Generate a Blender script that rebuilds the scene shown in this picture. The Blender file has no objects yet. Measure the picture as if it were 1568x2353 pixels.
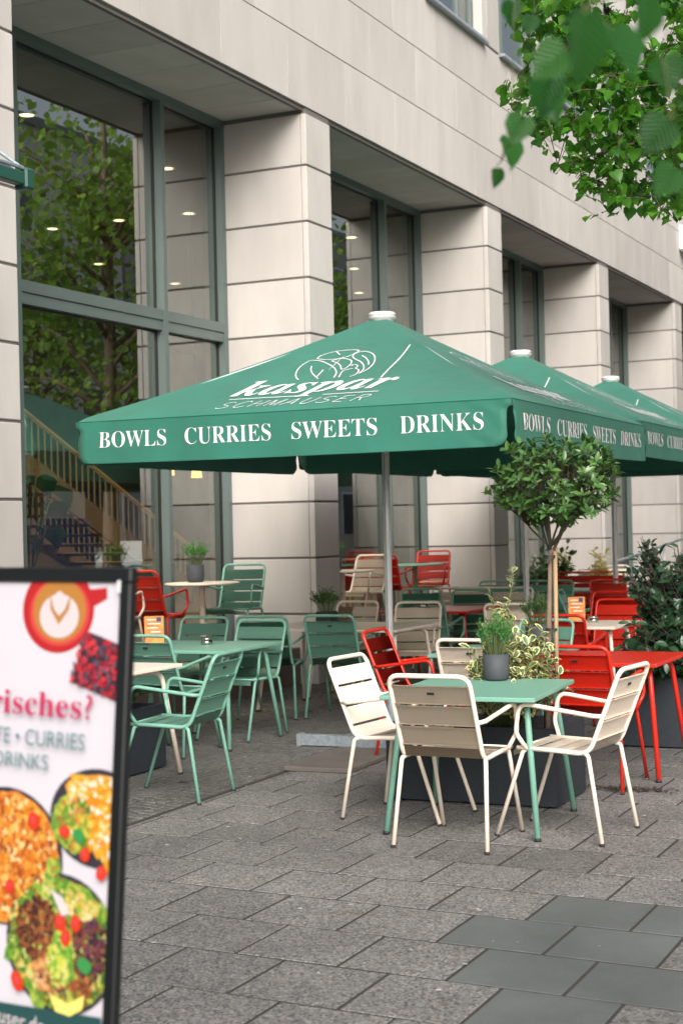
import bpy, bmesh, math, random
from mathutils import Vector, Matrix, Euler
R = math.radians
PI = math.pi
S = bpy.context.scene
COL = S.collection
rnd = random.Random(11)

# ------------------------------------------------------------------ camera, sky, sun, exposure
CAM = Vector((-14.417, -7.071, 1.65))
YAW, PITCH, ROLL = R(64.864), R(0.442), R(-1.349)
_f = Vector((math.sin(YAW)*math.cos(PITCH), math.cos(YAW)*math.cos(PITCH), math.sin(PITCH)))
_r0 = Vector((math.cos(YAW), -math.sin(YAW), 0))
_u0 = _r0.cross(_f)
RT = _r0*math.cos(ROLL) + _u0*math.sin(ROLL)
UP = _u0*math.cos(ROLL) - _r0*math.sin(ROLL)
FW = _f
cd = bpy.data.cameras.new('camera')
cd.sensor_fit = 'VERTICAL'; cd.sensor_height = 36.0; cd.sensor_width = 24.0
cd.lens = 54.59; cd.clip_start = 0.05; cd.clip_end = 400
cd.dof.use_dof = True; cd.dof.focus_distance = 8.3; cd.dof.aperture_fstop = 4.0
cam = bpy.data.objects.new('camera', cd); COL.objects.link(cam)
M = Matrix((RT, UP, -FW)).transposed().to_4x4(); M.translation = CAM
cam.matrix_world = M
S.camera = cam

SUN_EL, SUN_AZ = R(36), R(236)          # azimuth clockwise from +Y
w = bpy.data.worlds.new('World'); S.world = w; w.use_nodes = True
wn = w.node_tree.nodes; wl = w.node_tree.links
bg = wn['Background']
sky = wn.new('ShaderNodeTexSky'); sky.sky_type = 'NISHITA'; sky.sun_disc = False
sky.sun_elevation = SUN_EL; sky.sun_rotation = SUN_AZ
sky.air_density = 1.0; sky.dust_density = 6.0; sky.ozone_density = 1.0
hs_ = wn.new('ShaderNodeHueSaturation'); hs_.inputs['Saturation'].default_value = .5      # a veiled, overcast-white sky
wl.new(sky.outputs[0], hs_.inputs['Color']); wl.new(hs_.outputs[0], bg.inputs[0]); bg.inputs[1].default_value = 0.115
sd = bpy.data.lights.new('sun', 'SUN'); sd.energy = 1.5; sd.angle = R(38); sd.color = (1, .95, .9)
sun = bpy.data.objects.new('sun', sd); COL.objects.link(sun)
tos = Vector((math.sin(SUN_AZ)*math.cos(SUN_EL), math.cos(SUN_AZ)*math.cos(SUN_EL), math.sin(SUN_EL)))
sun.rotation_euler = tos.to_track_quat('Z', 'Y').to_euler(); sun.location = tos*30
S.view_settings.view_transform = 'Standard'; S.view_settings.look = 'None'
S.view_settings.exposure = 1.0; S.view_settings.gamma = 1.0
S.view_settings.use_curve_mapping = False
S.render.engine = 'CYCLES'
S.cycles.max_bounces = 8; S.cycles.transparent_max_bounces = 12

FPX = 3567.4
def ray(x, y):                      # a line of sight of the photograph (1568 px wide frame)
    return FW + RT*((x-784)/FPX) - UP*((y-1176.2)/FPX)
def at(x, y, d): return CAM + ray(x, y)*d

# ------------------------------------------------------------------ materials
def mat(name, col, rough=.6, spec=.5, metal=0., noise=None, bump=None, rv=0., island=0., coat=0.):
    m = bpy.data.materials.new(name); m.use_nodes = True
    N = m.node_tree.nodes; L = m.node_tree.links; b = N['Principled BSDF']
    b.inputs['Base Color'].default_value = (*col, 1); b.inputs['Roughness'].default_value = rough
    b.inputs['Specular IOR Level'].default_value = spec; b.inputs['Metallic'].default_value = metal
    b.inputs['Coat Weight'].default_value = coat
    tc = N.new('ShaderNodeTexCoord')
    src = None
    if noise:
        sc, amt = noise[0], noise[1]; stretch = noise[2] if len(noise) > 2 else (1, 1, 1)
        mp = N.new('ShaderNodeMapping'); mp.inputs['Scale'].default_value = stretch
        oi = N.new('ShaderNodeObjectInfo'); ad = N.new('ShaderNodeVectorMath'); ad.operation = 'ADD'
        sca = N.new('ShaderNodeVectorMath'); sca.operation = 'SCALE'; sca.inputs['Scale'].default_value = 17.
        cx = N.new('ShaderNodeCombineXYZ')
        for k in range(3): L.new(oi.outputs['Random'], cx.inputs[k])
        L.new(cx.outputs[0], sca.inputs[0]); L.new(tc.outputs['Object'], mp.inputs[0])
        L.new(mp.outputs[0], ad.inputs[0]); L.new(sca.outputs[0], ad.inputs[1])
        nz = N.new('ShaderNodeTexNoise'); nz.inputs['Scale'].default_value = sc; nz.inputs['Detail'].default_value = 6
        nz.inputs['Roughness'].default_value = .6
        L.new(ad.outputs[0], nz.inputs[0])
        mr = N.new('ShaderNodeMapRange'); mr.inputs['From Min'].default_value = .3; mr.inputs['From Max'].default_value = .7
        mr.inputs['To Min'].default_value = 1-amt; mr.inputs['To Max'].default_value = 1+amt
        L.new(nz.outputs[0], mr.inputs[0]); src = mr.outputs[0]
    def mul(a, bsock):
        n = N.new('ShaderNodeMath'); n.operation = 'MULTIPLY'
        L.new(a, n.inputs[0]); L.new(bsock, n.inputs[1]); return n.outputs[0]
    if rv or island:
        if rv:
            oi2 = N.new('ShaderNodeObjectInfo'); s_ = oi2.outputs['Random']
        else:
            ge = N.new('ShaderNodeNewGeometry'); s_ = ge.outputs['Random Per Island']
        a_ = rv or island
        mr2 = N.new('ShaderNodeMapRange'); mr2.inputs['To Min'].default_value = 1-a_; mr2.inputs['To Max'].default_value = 1+a_
        L.new(s_, mr2.inputs[0]); src = mr2.outputs[0] if src is None else mul(src, mr2.outputs[0])
    if src is not None:
        vm = N.new('ShaderNodeVectorMath'); vm.operation = 'SCALE'; vm.inputs[0].default_value = col
        L.new(src, vm.inputs['Scale']); L.new(vm.outputs[0], b.inputs['Base Color'])
    if bump:
        nb = N.new('ShaderNodeTexNoise'); nb.inputs['Scale'].default_value = bump[0]; nb.inputs['Detail'].default_value = 4
        bp = N.new('ShaderNodeBump'); bp.inputs['Strength'].default_value = bump[1]; bp.inputs['Distance'].default_value = .01
        L.new(tc.outputs['Object'], nb.inputs[0]); L.new(nb.outputs[0], bp.inputs['Height']); L.new(bp.outputs[0], b.inputs['Normal'])
    return m

def leaf_mat(name, c1, c2, rough=.35, trans=.3):
    m = bpy.data.materials.new(name); m.use_nodes = True
    N = m.node_tree.nodes; L = m.node_tree.links; b = N['Principled BSDF']
    oi = N.new('ShaderNodeObjectInfo'); ge = N.new('ShaderNodeNewGeometry')
    ad = N.new('ShaderNodeMath'); ad.operation = 'ADD'; fr = N.new('ShaderNodeMath'); fr.operation = 'FRACT'
    L.new(oi.outputs['Random'], ad.inputs[0]); L.new(ge.outputs['Random Per Island'], ad.inputs[1]); L.new(ad.outputs[0], fr.inputs[0])
    mx = N.new('ShaderNodeMix'); mx.data_type = 'RGBA'
    mx.inputs[6].default_value = (*c1, 1); mx.inputs[7].default_value = (*c2, 1)
    L.new(fr.outputs[0], mx.inputs[0]); L.new(mx.outputs[2], b.inputs['Base Color'])
    b.inputs['Roughness'].default_value = rough; b.inputs['Specular IOR Level'].default_value = .5
    tr = N.new('ShaderNodeBsdfTranslucent'); sh = N.new('ShaderNodeMixShader'); sh.inputs[0].default_value = trans
    hs = N.new('ShaderNodeHueSaturation'); hs.inputs['Value'].default_value = 1.6; hs.inputs['Hue'].default_value = .485
    L.new(mx.outputs[2], hs.inputs['Color']); L.new(hs.outputs[0], tr.inputs[0])
    L.new(b.outputs[0], sh.inputs[1]); L.new(tr.outputs[0], sh.inputs[2])
    L.new(sh.outputs[0], N['Material Output'].inputs[0])
    return m

def speckle_mat(name, cols, scale, rough=.75, rv=.08, spec=.4, stain=.15):
    """stone of small grains: cols = list of (position, colour)"""
    m = bpy.data.materials.new(name); m.use_nodes = True
    N = m.node_tree.nodes; L = m.node_tree.links; b = N['Principled BSDF']
    ge = N.new('ShaderNodeNewGeometry')
    vo = N.new('ShaderNodeTexVoronoi'); vo.inputs['Scale'].default_value = scale
    L.new(ge.outputs['Position'], vo.inputs[0])
    sp = N.new('ShaderNodeSeparateColor'); L.new(vo.outputs['Color'], sp.inputs[0])
    cr = N.new('ShaderNodeValToRGB'); cr.color_ramp.interpolation = 'CONSTANT'
    e = cr.color_ramp.elements
    e[0].position, e[0].color = cols[0][0], (*cols[0][1], 1)
    e[1].position, e[1].color = cols[1][0], (*cols[1][1], 1)
    for p_, c_ in cols[2:]:
        x = e.new(p_); x.color = (*c_, 1)
    L.new(sp.outputs[0], cr.inputs[0])
    nz = N.new('ShaderNodeTexNoise'); nz.inputs['Scale'].default_value = 1.3; nz.inputs['Detail'].default_value = 7; nz.inputs['Roughness'].default_value = .65
    L.new(ge.outputs['Position'], nz.inputs[0])
    mr = N.new('ShaderNodeMapRange'); mr.inputs[1].default_value = .3; mr.inputs[2].default_value = .7
    mr.inputs[3].default_value = 1-stain; mr.inputs[4].default_value = 1+stain; L.new(nz.outputs[0], mr.inputs[0])
    oi = N.new('ShaderNodeObjectInfo'); mr2 = N.new('ShaderNodeMapRange')
    mr2.inputs[3].default_value = 1-rv; mr2.inputs[4].default_value = 1+rv; L.new(oi.outputs['Random'], mr2.inputs[0])
    mu = N.new('ShaderNodeMath'); mu.operation = 'MULTIPLY'; L.new(mr.outputs[0], mu.inputs[0]); L.new(mr2.outputs[0], mu.inputs[1])
    vm = N.new('ShaderNodeVectorMath'); vm.operation = 'SCALE'; L.new(cr.outputs[0], vm.inputs[0]); L.new(mu.outputs[0], vm.inputs['Scale'])
    L.new(vm.outputs[0], b.inputs['Base Color']); b.inputs['Roughness'].default_value = rough; b.inputs['Specular IOR Level'].default_value = spec
    bp = N.new('ShaderNodeBump'); bp.inputs['Strength'].default_value = .35; bp.inputs['Distance'].default_value = .003
    L.new(sp.outputs[1], bp.inputs['Height']); L.new(bp.outputs[0], b.inputs['Normal'])
    return m

def glass_mat(name, tint, ior=3.5):
    m = bpy.data.materials.new(name); m.use_nodes = True
    N = m.node_tree.nodes; L = m.node_tree.links
    N.remove(N['Principled BSDF'])
    tr = N.new('ShaderNodeBsdfTransparent'); tr.inputs[0].default_value = (*tint, 1)
    gl = N.new('ShaderNodeBsdfGlossy'); gl.inputs['Roughness'].default_value = .004; gl.inputs[0].default_value = (.95, 1, .97, 1)
    fr = N.new('ShaderNodeFresnel'); fr.inputs[0].default_value = ior
    tc = N.new('ShaderNodeTexCoord'); nz = N.new('ShaderNodeTexNoise'); nz.inputs['Scale'].default_value = .55; nz.inputs['Detail'].default_value = 0
    bp = N.new('ShaderNodeBump'); bp.inputs['Strength'].default_value = .12; bp.inputs['Distance'].default_value = .02
    L.new(tc.outputs['Object'], nz.inputs[0]); L.new(nz.outputs[0], bp.inputs['Height']); L.new(bp.outputs[0], gl.inputs['Normal'])
    mx = N.new('ShaderNodeMixShader'); L.new(fr.outputs[0], mx.inputs[0]); L.new(tr.outputs[0], mx.inputs[1]); L.new(gl.outputs[0], mx.inputs[2])
    L.new(mx.outputs[0], N['Material Output'].inputs[0])
    return m

def emit_mat(name, col, s):
    m = bpy.data.materials.new(name); m.use_nodes = True
    b = m.node_tree.nodes['Principled BSDF']
    b.inputs['Base Color'].default_value = (*col, 1); b.inputs['Emission Color'].default_value = (*col, 1); b.inputs['Emission Strength'].default_value = s
    return m

def food_mat(name, cols, scale):
    m = bpy.data.materials.new(name); m.use_nodes = True
    N = m.node_tree.nodes; L = m.node_tree.links; b = N['Principled BSDF']
    tc = N.new('ShaderNodeTexCoord'); nz = N.new('ShaderNodeTexNoise'); nz.inputs['Scale'].default_value = scale*.8
    ad = N.new('ShaderNodeMix'); ad.data_type = 'RGBA'; ad.inputs[0].default_value = .04
    L.new(tc.outputs['Object'], nz.inputs[0]); L.new(tc.outputs['Object'], ad.inputs[6]); L.new(nz.outputs['Color'], ad.inputs[7])
    vo = N.new('ShaderNodeTexVoronoi'); vo.inputs['Scale'].default_value = scale; L.new(ad.outputs[2], vo.inputs[0])
    n2 = N.new('ShaderNodeTexNoise'); n2.inputs['Scale'].default_value = scale*.22; L.new(tc.outputs['Object'], n2.inputs[0])
    sp = N.new('ShaderNodeSeparateColor'); L.new(vo.outputs['Color'], sp.inputs[0])
    mm = N.new('ShaderNodeMath'); mm.operation = 'MULTIPLY_ADD'; mm.inputs[1].default_value = .45
    m2 = N.new('ShaderNodeMapRange'); m2.inputs[1].default_value = .3; m2.inputs[2].default_value = .7; m2.inputs[4].default_value = .55
    L.new(n2.outputs[0], m2.inputs[0]); L.new(sp.outputs[0], mm.inputs[0]); L.new(m2.outputs[0], mm.inputs[2])
    cr = N.new('ShaderNodeValToRGB'); e = cr.color_ramp.elements
    e[0].position, e[0].color = 0, (*cols[0], 1); e[1].position, e[1].color = 1, (*cols[-1], 1)
    for i, c_ in enumerate(cols[1:-1]):
        x = e.new((i+1)/(len(cols)-1)); x.color = (*c_, 1)
    L.new(mm.outputs[0], cr.inputs[0]); L.new(cr.outputs[0], b.inputs['Base Color']); b.inputs['Roughness'].default_value = .5
    return m

stone = mat('limestone', (.465, .437, .416), .78, .3, noise=(2.4, .085, (1, 1, .3)), bump=(60, .06), rv=.09)
stone_dark = mat('joint_shadow_stone', (.15, .135, .125), .9, .2)
granite = mat('brown_granite', (.13, .092, .078), .45, .5, noise=(90, .35))
frame_m = mat('window_metal', (.13, .168, .162), .42, .5, metal=.3, noise=(2, .05))
gasket = mat('black_gasket', (.012, .012, .012), .5)
zinc = mat('zinc_sill', (.42, .46, .5), .35, .5, metal=.6)
glass = glass_mat('window_glass', (.70, .80, .75))
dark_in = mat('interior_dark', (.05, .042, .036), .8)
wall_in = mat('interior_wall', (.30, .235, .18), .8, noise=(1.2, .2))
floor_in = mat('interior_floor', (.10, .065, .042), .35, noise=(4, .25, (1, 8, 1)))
wood = mat('stair_wood', (.21, .145, .095), .4, noise=(6, .15, (1, 10, 10)))
brass = mat('handrail_brass', (.55, .36, .18), .35, metal=.4)
cream = mat('cream_powder_coat', (.80, .705, .60), .42, .45, noise=(40, .02), bump=(900, .02))
green = mat('seafoam_powder_coat', (.165, .36, .28), .40, .45, noise=(40, .03), bump=(900, .02))
red = mat('red_powder_coat', (.56, .022, .010), .33, .5, noise=(40, .03), bump=(900, .02))
rubber = mat('rubber_foot', (.02, .02, .02), .7)
badge_m = mat('badge_dark', (.05, .05, .05), .4, metal=.5)
canvas = mat('green_canvas', (.006, .128, .087), .6, .4, noise=(2.6, .13), bump=(7, .32))
_b = canvas.node_tree.nodes['Principled BSDF']; _b.inputs['Sheen Weight'].default_value = .09; _b.inputs['Sheen Roughness'].default_value = .9; _b.inputs['Sheen Tint'].default_value = (.75, 1, .93, 1)
canvas_in = mat('green_canvas_trim', (.006, .09, .062), .8, .2, noise=(8, .08))
white_p = mat('white_print', (.80, .77, .80), .6)
white_plastic = mat('white_plastic', (.78, .76, .76), .4)
alu = mat('brushed_aluminium', (.70, .72, .72), .36, .5, metal=.15, noise=(3, .06, (1, 1, .1)))
galv = mat('galvanised_steel', (.36, .42, .46), .42, .5, metal=.6, noise=(30, .22))
planter_m = mat('anthracite_planter', (.023, .030, .037), .6, .35, noise=(25, .15), bump=(300, .08))
pot_m = mat('slate_grey_pot', (.055, .062, .07), .65, .3, noise=(30, .1))
soil = mat('soil', (.03, .021, .015), .95, noise=(40, .5), bump=(60, .8))
bark = mat('grey_bark', (.17, .125, .09), .85, noise=(20, .3, (1, 1, .3)), bump=(60, .5))
bamboo = mat('bamboo_stake', (.30, .21, .12), .6, noise=(12, .15, (1, 1, .2)))
tie_m = mat('black_tie', (.02, .02, .02), .6)
steel = mat('stainless_steel', (.55, .54, .52), .22, .5, metal=1.)
plate_m = mat('weathered_plate', (.115, .103, .092), .75, .3, noise=(5, .16))
slab_m = speckle_mat('granite_slab', [(0, (.045, .046, .047)), (.10, (.104, .104, .103)), (.30, (.158, .156, .152)), (.52, (.125, .124, .122)), (.66, (.19, .167, .150)), (.80, (.228, .224, .215)), (.93, (.078, .079, .079))], 105, .68, .13, .45, .26)
slate_m = speckle_mat('slate_slab', [(0, (.094, .105, .104)), (.5, (.106, .117, .114)), (.85, (.116, .126, .122))], 300, .6, .10, .4, .28)
joint_m = mat('joint_sand', (.03, .026, .022), .95, noise=(20, .3))
cobble_m = speckle_mat('mosaic_stone', [(0, (.065, .065, .064)), (.3, (.083, .081, .078)), (.6, (.10, .097, .092)), (.85, (.12, .115, .108))], 90, .7, .22, .4, .2)
asphalt = mat('asphalt', (.10, .10, .10), .85, noise=(8, .15), bump=(200, .3))
bay_l = leaf_mat('bay_leaf', (.03, .09, .026), (.09, .19, .045), .28, .2)
lind_l = leaf_mat('linden_leaf', (.018, .10, .010), (.09, .28, .02), .45, .5)
near_l = leaf_mat('near_linden_leaf', (.012, .085, .012), (.03, .145, .018), .42, .4)
def veins(m):                      # side veins as relief, on leaf coordinates
    N = m.node_tree.nodes; L = m.node_tree.links; b = N['Principled BSDF']
    tc = N.new('ShaderNodeTexCoord'); sp = N.new('ShaderNodeSeparateXYZ'); L.new(tc.outputs['Object'], sp.inputs[0])
    ab = N.new('ShaderNodeMath'); ab.operation = 'ABSOLUTE'; L.new(sp.outputs[0], ab.inputs[0])
    mm = N.new('ShaderNodeMath'); mm.operation = 'MULTIPLY_ADD'; mm.inputs[1].default_value = -.75; L.new(ab.outputs[0], mm.inputs[0]); L.new(sp.outputs[1], mm.inputs[2])
    mu = N.new('ShaderNodeMath'); mu.operation = 'MULTIPLY'; mu.inputs[1].default_value = 620; L.new(mm.outputs[0], mu.inputs[0])
    si = N.new('ShaderNodeMath'); si.operation = 'SINE'; L.new(mu.outputs[0], si.inputs[0])
    bp = N.new('ShaderNodeBump'); bp.inputs['Strength'].default_value = .8; bp.inputs['Distance'].default_value = .0016
    L.new(si.outputs[0], bp.inputs['Height']); L.new(bp.outputs[0], b.inputs['Normal'])
veins(near_l)
tree_l = leaf_mat('tree_leaf', (.07, .17, .025), (.20, .36, .05), .5, .5)
bush_l = leaf_mat('dark_bush_leaf', (.012, .04, .02), (.03, .075, .032), .33, .1)
herb_l = leaf_mat('herb_leaf', (.05, .20, .05), (.09, .30, .07), .5, .3)
herb2_l = leaf_mat('herb_leaf_olive', (.05, .11, .035), (.09, .17, .06), .5, .25)
vari_g = leaf_mat('variegated_green', (.05, .12, .05), (.09, .18, .07), .35, .2)
vari_c = leaf_mat('variegated_cream', (.62, .54, .22), (.78, .70, .42), .4, .25)
mons_l = leaf_mat('monstera_leaf', (.02, .07, .035), (.03, .10, .045), .3, .15)
lamp_m = emit_mat('downlight_glow', (1, .72, .38), 3.2)
pend_m = emit_mat('pendant_glow', (1, .50, .13), 1.6)

# ------------------------------------------------------------------ helpers
def link(name, me, parent=None, loc=None, rot=None):
    o = bpy.data.objects.new(name, me); COL.objects.link(o)
    if parent is not None: o.parent = parent
    if loc is not None: o.location = loc
    if rot is not None: o.rotation_euler = rot
    return o
def tag(o, label, cat, group=None):
    o['label'] = label; o['category'] = cat
    if group: o['group'] = group
    return o
def thing(name, label, cat, loc=(0, 0, 0), rz=0, group=None):
    o = bpy.data.objects.new(name, None); COL.objects.link(o); o.empty_display_size = .1
    o.location = loc; o.rotation_euler = (0, 0, rz)
    return tag(o, label, cat, group)
def done(bm, name, m, smooth=False):
    me = bpy.data.meshes.new(name); bmesh.ops.recalc_face_normals(bm, faces=bm.faces)
    if smooth:
        for f in bm.faces: f.smooth = True
    bm.to_mesh(me); bm.free()
    for x in (m if isinstance(m, (list, tuple)) else [m]): me.materials.append(x)
    return me
def part(name, bm, m, parent=None, smooth=False, loc=None, rot=None):
    return link(name, done(bm, name, m, smooth), parent, loc, rot)
def box(bm, x0, x1, y0, y1, z0, z1, bev=0., seg=1):
    if not bev:
        v = [bm.verts.new((x, y, z)) for z in (z0, z1) for x, y in ((x0, y0), (x1, y0), (x1, y1), (x0, y1))]
        for f in ((3, 2, 1, 0), (4, 5, 6, 7), (0, 1, 5, 4), (1, 2, 6, 5), (2, 3, 7, 6), (3, 0, 4, 7)): bm.faces.new([v[i] for i in f])
        return bm
    r = bmesh.ops.create_cube(bm, size=1, matrix=Matrix.Translation(((x0+x1)/2, (y0+y1)/2, (z0+z1)/2)) @ Matrix.Diagonal((x1-x0, y1-y0, z1-z0, 1)))
    if bev:
        es = list({e for v in r['verts'] for e in v.link_edges})
        bmesh.ops.bevel(bm, geom=es, offset=bev, segments=seg, profile=.5, affect='EDGES')
    return bm
def boxm(name, m, x0, x1, y0, y1, z0, z1, bev=0., seg=1):
    return done(box(bmesh.new(), x0, x1, y0, y1, z0, z1, bev, seg), name, m)
def fillet(pts, rads, n=5):
    """polyline with rounded corners"""
    P = [Vector(p) for p in pts]; out = [P[0]]
    for i in range(1, len(P)-1):
        r = rads[i-1] if isinstance(rads, (list, tuple)) else rads
        a = (P[i-1]-P[i]); b = (P[i+1]-P[i]); la, lb = a.length, b.length; a.normalize(); b.normalize()
        ang = a.angle(b)
        if r <= 0 or ang > PI-.02: out.append(P[i]); continue
        t = min(r/math.tan(ang/2), la*.49, lb*.49)
        p0, p1 = P[i]+a*t, P[i]+b*t
        for k in range(n+1):
            s = k/n
            out.append(p0*(1-s)**2 + P[i]*2*s*(1-s) + p1*s*s)
    out.append(P[-1]); return out
def tube(bm, pts, r, n=8, cap=True, r1=None):
    P = [Vector(p) for p in pts]; rings = []
    t0 = (P[1]-P[0]).normalized()
    nrm = t0.orthogonal().normalized()
    for i, p in enumerate(P):
        t = ((P[min(i+1, len(P)-1)]-P[i]).normalized() + (P[i]-P[max(i-1, 0)]).normalized())
        t = t.normalized() if t.length > 1e-6 else t0
        nrm = (nrm - t*nrm.dot(t)).normalized(); bi = t.cross(nrm)
        rr = r if r1 is None else r + (r1-r)*i/(len(P)-1)
        rings.append([bm.verts.new(p + (nrm*math.cos(2*PI*k/n) + bi*math.sin(2*PI*k/n))*rr) for k in range(n)])
    for a, b in zip(rings, rings[1:]):
        for k in range(n): bm.faces.new((a[k], a[(k+1) % n], b[(k+1) % n], b[k]))
    if cap:
        bm.faces.new(rings[0][::-1]); bm.faces.new(rings[-1])
    return bm
def lathe(bm, prof, n=28, c=(0, 0, 0)):
    rings = []
    for r, z in prof:
        rings.append([bm.verts.new((c[0]+r*math.cos(2*PI*k/n), c[1]+r*math.sin(2*PI*k/n), c[2]+z)) for k in range(n)] if r > 1e-5 else [bm.verts.new((c[0], c[1], c[2]+z))])
    for a, b in zip(rings, rings[1:]):
        if len(a) == 1 and len(b) == 1: continue
        for k in range(n):
            k2 = (k+1) % n
            if len(a) == 1: bm.faces.new((a[0], b[k], b[k2]))
            elif len(b) == 1: bm.faces.new((a[k], a[k2], b[0]))
            else: bm.faces.new((a[k], a[k2], b[k2], b[k]))
    return bm
def copy_tree(o, parent=None):
    c = o.copy(); COL.objects.link(c)
    if parent is not None: c.parent = parent
    for ch in list(o.children): copy_tree(ch, c)
    return c
TEXTS = {}
def text_mesh(s, size=1., sx=1., shear=0., space=1., thin=0.):
    if (s, shear) in TEXTS: return TEXTS[(s, shear)]
    cu = bpy.data.curves.new('lettering', 'FONT'); cu.body = s; cu.size = size; cu.shear = shear; cu.space_character = space
    cu.resolution_u = 4; cu.offset = thin
    o = bpy.data.objects.new('lettering', cu); COL.objects.link(o)
    dg = bpy.context.evaluated_depsgraph_get()
    me = bpy.data.meshes.new_from_object(o.evaluated_get(dg))
    bpy.data.objects.remove(o); bpy.data.curves.remove(cu)
    V = [(v.co.x*sx, v.co.y) for v in me.vertices]; F = [tuple(p.vertices) for p in me.polygons]
    bpy.data.meshes.remove(me); TEXTS[(s, shear)] = (V, F); return V, F
def serif(s, italic=False):
    out = ''
    for ch in s:
        if 'A' <= ch <= 'Z': out += chr((0x1D468 if italic else 0x1D400) + ord(ch)-65)
        elif 'a' <= ch <= 'z': out += chr((0x1D482 if italic else 0x1D41A) + ord(ch)-97)
        else: out += ch
    return out
def fit_text(V, x0, x1, y0, y1):
    xs = [v[0] for v in V]; ys = [v[1] for v in V]; a, b, c, d = min(xs), max(xs), min(ys), max(ys)
    return [(x0+(v[0]-a)/(b-a)*(x1-x0), y0+(v[1]-c)/(d-c)*(y1-y0)) for v in V]

for s_ in ('BOWLS', 'CURRIES', 'SWEETS', 'DRINKS'): text_mesh(serif(s_), thin=-.011)
text_mesh(serif('kaspar', True), shear=.05); text_mesh(serif('Frisches')+'?')
for s_ in ('TE \u2022 CURRIES', 'DRINKS', 'schmauser.de'): text_mesh(s_)

# ------------------------------------------------------------------ leaves
def leaf_geo(L=.07, W=.028, fold=.25, droop=.18, n=3):
    """a folded blade along +Y, midrib at x=0; returns verts, faces"""
    V, F = [], []
    for i in range(n+2):
        t = i/(n+1); wd = W*.5*math.sin(PI*min(1, t*.93+.035))**.8 if 0 < i < n+1 else 0
        z = -droop*L*t*t
        if wd == 0: V.append((0, L*t, z))
        else: V += [(-wd, L*t, z+fold*wd), (0, L*t, z), (wd, L*t, z+fold*wd)]
    F += [(0, 2, 1), (0, 3, 2)]
    for i in range(n-1):
        a = 1+3*i
        F += [(a, a+1, a+4, a+3), (a+1, a+2, a+5, a+4)]
    a = 1+3*(n-1); tip = len(V)-1
    F += [(a, a+1, tip), (a+1, a+2, tip)]
    return V, F, [0]*len(F)
def heart_geo(L=.08):
    """heart-shaped toothed linden leaf"""
    out = [(0, .06), (.16, 0), (.34, .03), (.47, .18), (.50, .36), (.45, .53), (.36, .68), (.23, .82), (.10, .92), (0, 1.06)]
    V = [(0, .08*L, 0), (0, .36*L, -.04*L), (0, .66*L, -.12*L), (0, 1.06*L, -.32*L)]
    right = []
    for i, (x, y) in enumerate(out[1:-1]):
        k = 1+.05*(-1)**i
        right.append((x*L*k, y*L, (.20*x-.26*y*y+.03*math.sin(9*y+7*x))*L))
    F = []
    for sgn in (1, -1):
        b = len(V); V += [(x*sgn, y, z) for x, y, z in right]
        idx = list(range(b, b+len(right)))
        spine = [0, 0, 0, 1, 1, 1, 2, 2]
        for k in range(len(idx)-1):
            s0, s1 = spine[k], spine[k+1]
            F.append((s0, idx[k], idx[k+1])[::sgn] if s0 == s1 else (s0, idx[k], idx[k+1], s1)[::sgn])
        F.append((2, idx[-1], 3)[::sgn])
        
    return V, F, [0]*len(F)
def vari_geo(L=.06, W=.034):
    V, F, I = [], [], []
    ys = [0, .22, .5, .78, 1.]
    ws = [0, .40, .5, .36, 0]
    for y, ww in zip(ys, ws):
        z = -.2*L*y*y
        if ww == 0: V.append((0, y*L, z))
        else:
            for s in (-1, -.62, 0, .62, 1): V.append((s*ww*W, y*L, z+abs(s)*ww*W*.3))
    F += [(0, 2, 1), (0, 3, 2), (0, 4, 3), (0, 5, 4)]; I += [1, 0, 0, 1]
    for r in range(2):
        a = 1+5*r
        for k in range(4): F.append((a+k, a+k+1, a+k+6, a+k+5)); I.append(1 if k in (0, 3) else 0)
    a = 11; t = len(V)-1
    for k in range(4): F.append((a+k, a+k+1, t)); I.append(1)
    return V, F, I
def orient(p, d, up=Vector((0, 0, 1)), s=1., spin=0.):
    d = d.normalized(); x = d.cross(up)
    if x.length < 1e-3: x = Vector((1, 0, 0))
    x.normalize(); z = x.cross(d)
    m = Matrix((x, d, z)).transposed().to_4x4() @ Matrix.Rotation(spin, 4, 'Y') @ Matrix.Scale(s, 4)
    m.translation = p; return m
def scatter(parent, name, geo, mats, mts, nparts, mass='foliage'):
    """the leaves nearest the camera as parts, the others joined into one part"""
    V, F, I = geo
    mts = sorted(mts, key=lambda m: (m.translation-CAM).length)
    inv = parent.matrix_basis.inverted()
    if nparts:
        me = bpy.data.meshes.new(name); me.from_pydata(V, [], F)
        for x in mats: me.materials.append(x)
        me.polygons.foreach_set('material_index', I); me.polygons.foreach_set('use_smooth', [True]*len(F)); me.update()
        for m in mts[:nparts]:
            o = bpy.data.objects.new(name, me); COL.objects.link(o); o.parent = parent; o.matrix_local = inv @ m
    rest = mts[nparts:]
    if rest:
        AV, AF, AI = [], [], []
        vv = [Vector(v) for v in V]
        for m in rest:
            mm = inv @ m; b = len(AV)
            AV += [tuple(mm @ v) for v in vv]; AF += [tuple(b+i for i in f) for f in F]; AI += I
        me = bpy.data.meshes.new(mass); me.from_pydata(AV, [], AF)
        for x in mats: me.materials.append(x)
        me.polygons.foreach_set('material_index', AI); me.polygons.foreach_set('use_smooth', [True]*len(AF)); me.update()
        o = link(mass, me, parent); o['kind'] = 'stuff'
def rdir(r=rnd):
    z = r.uniform(-1, 1); a = r.uniform(0, 2*PI); q = math.sqrt(1-z*z)
    return Vector((q*math.cos(a), q*math.sin(a), z))

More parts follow.
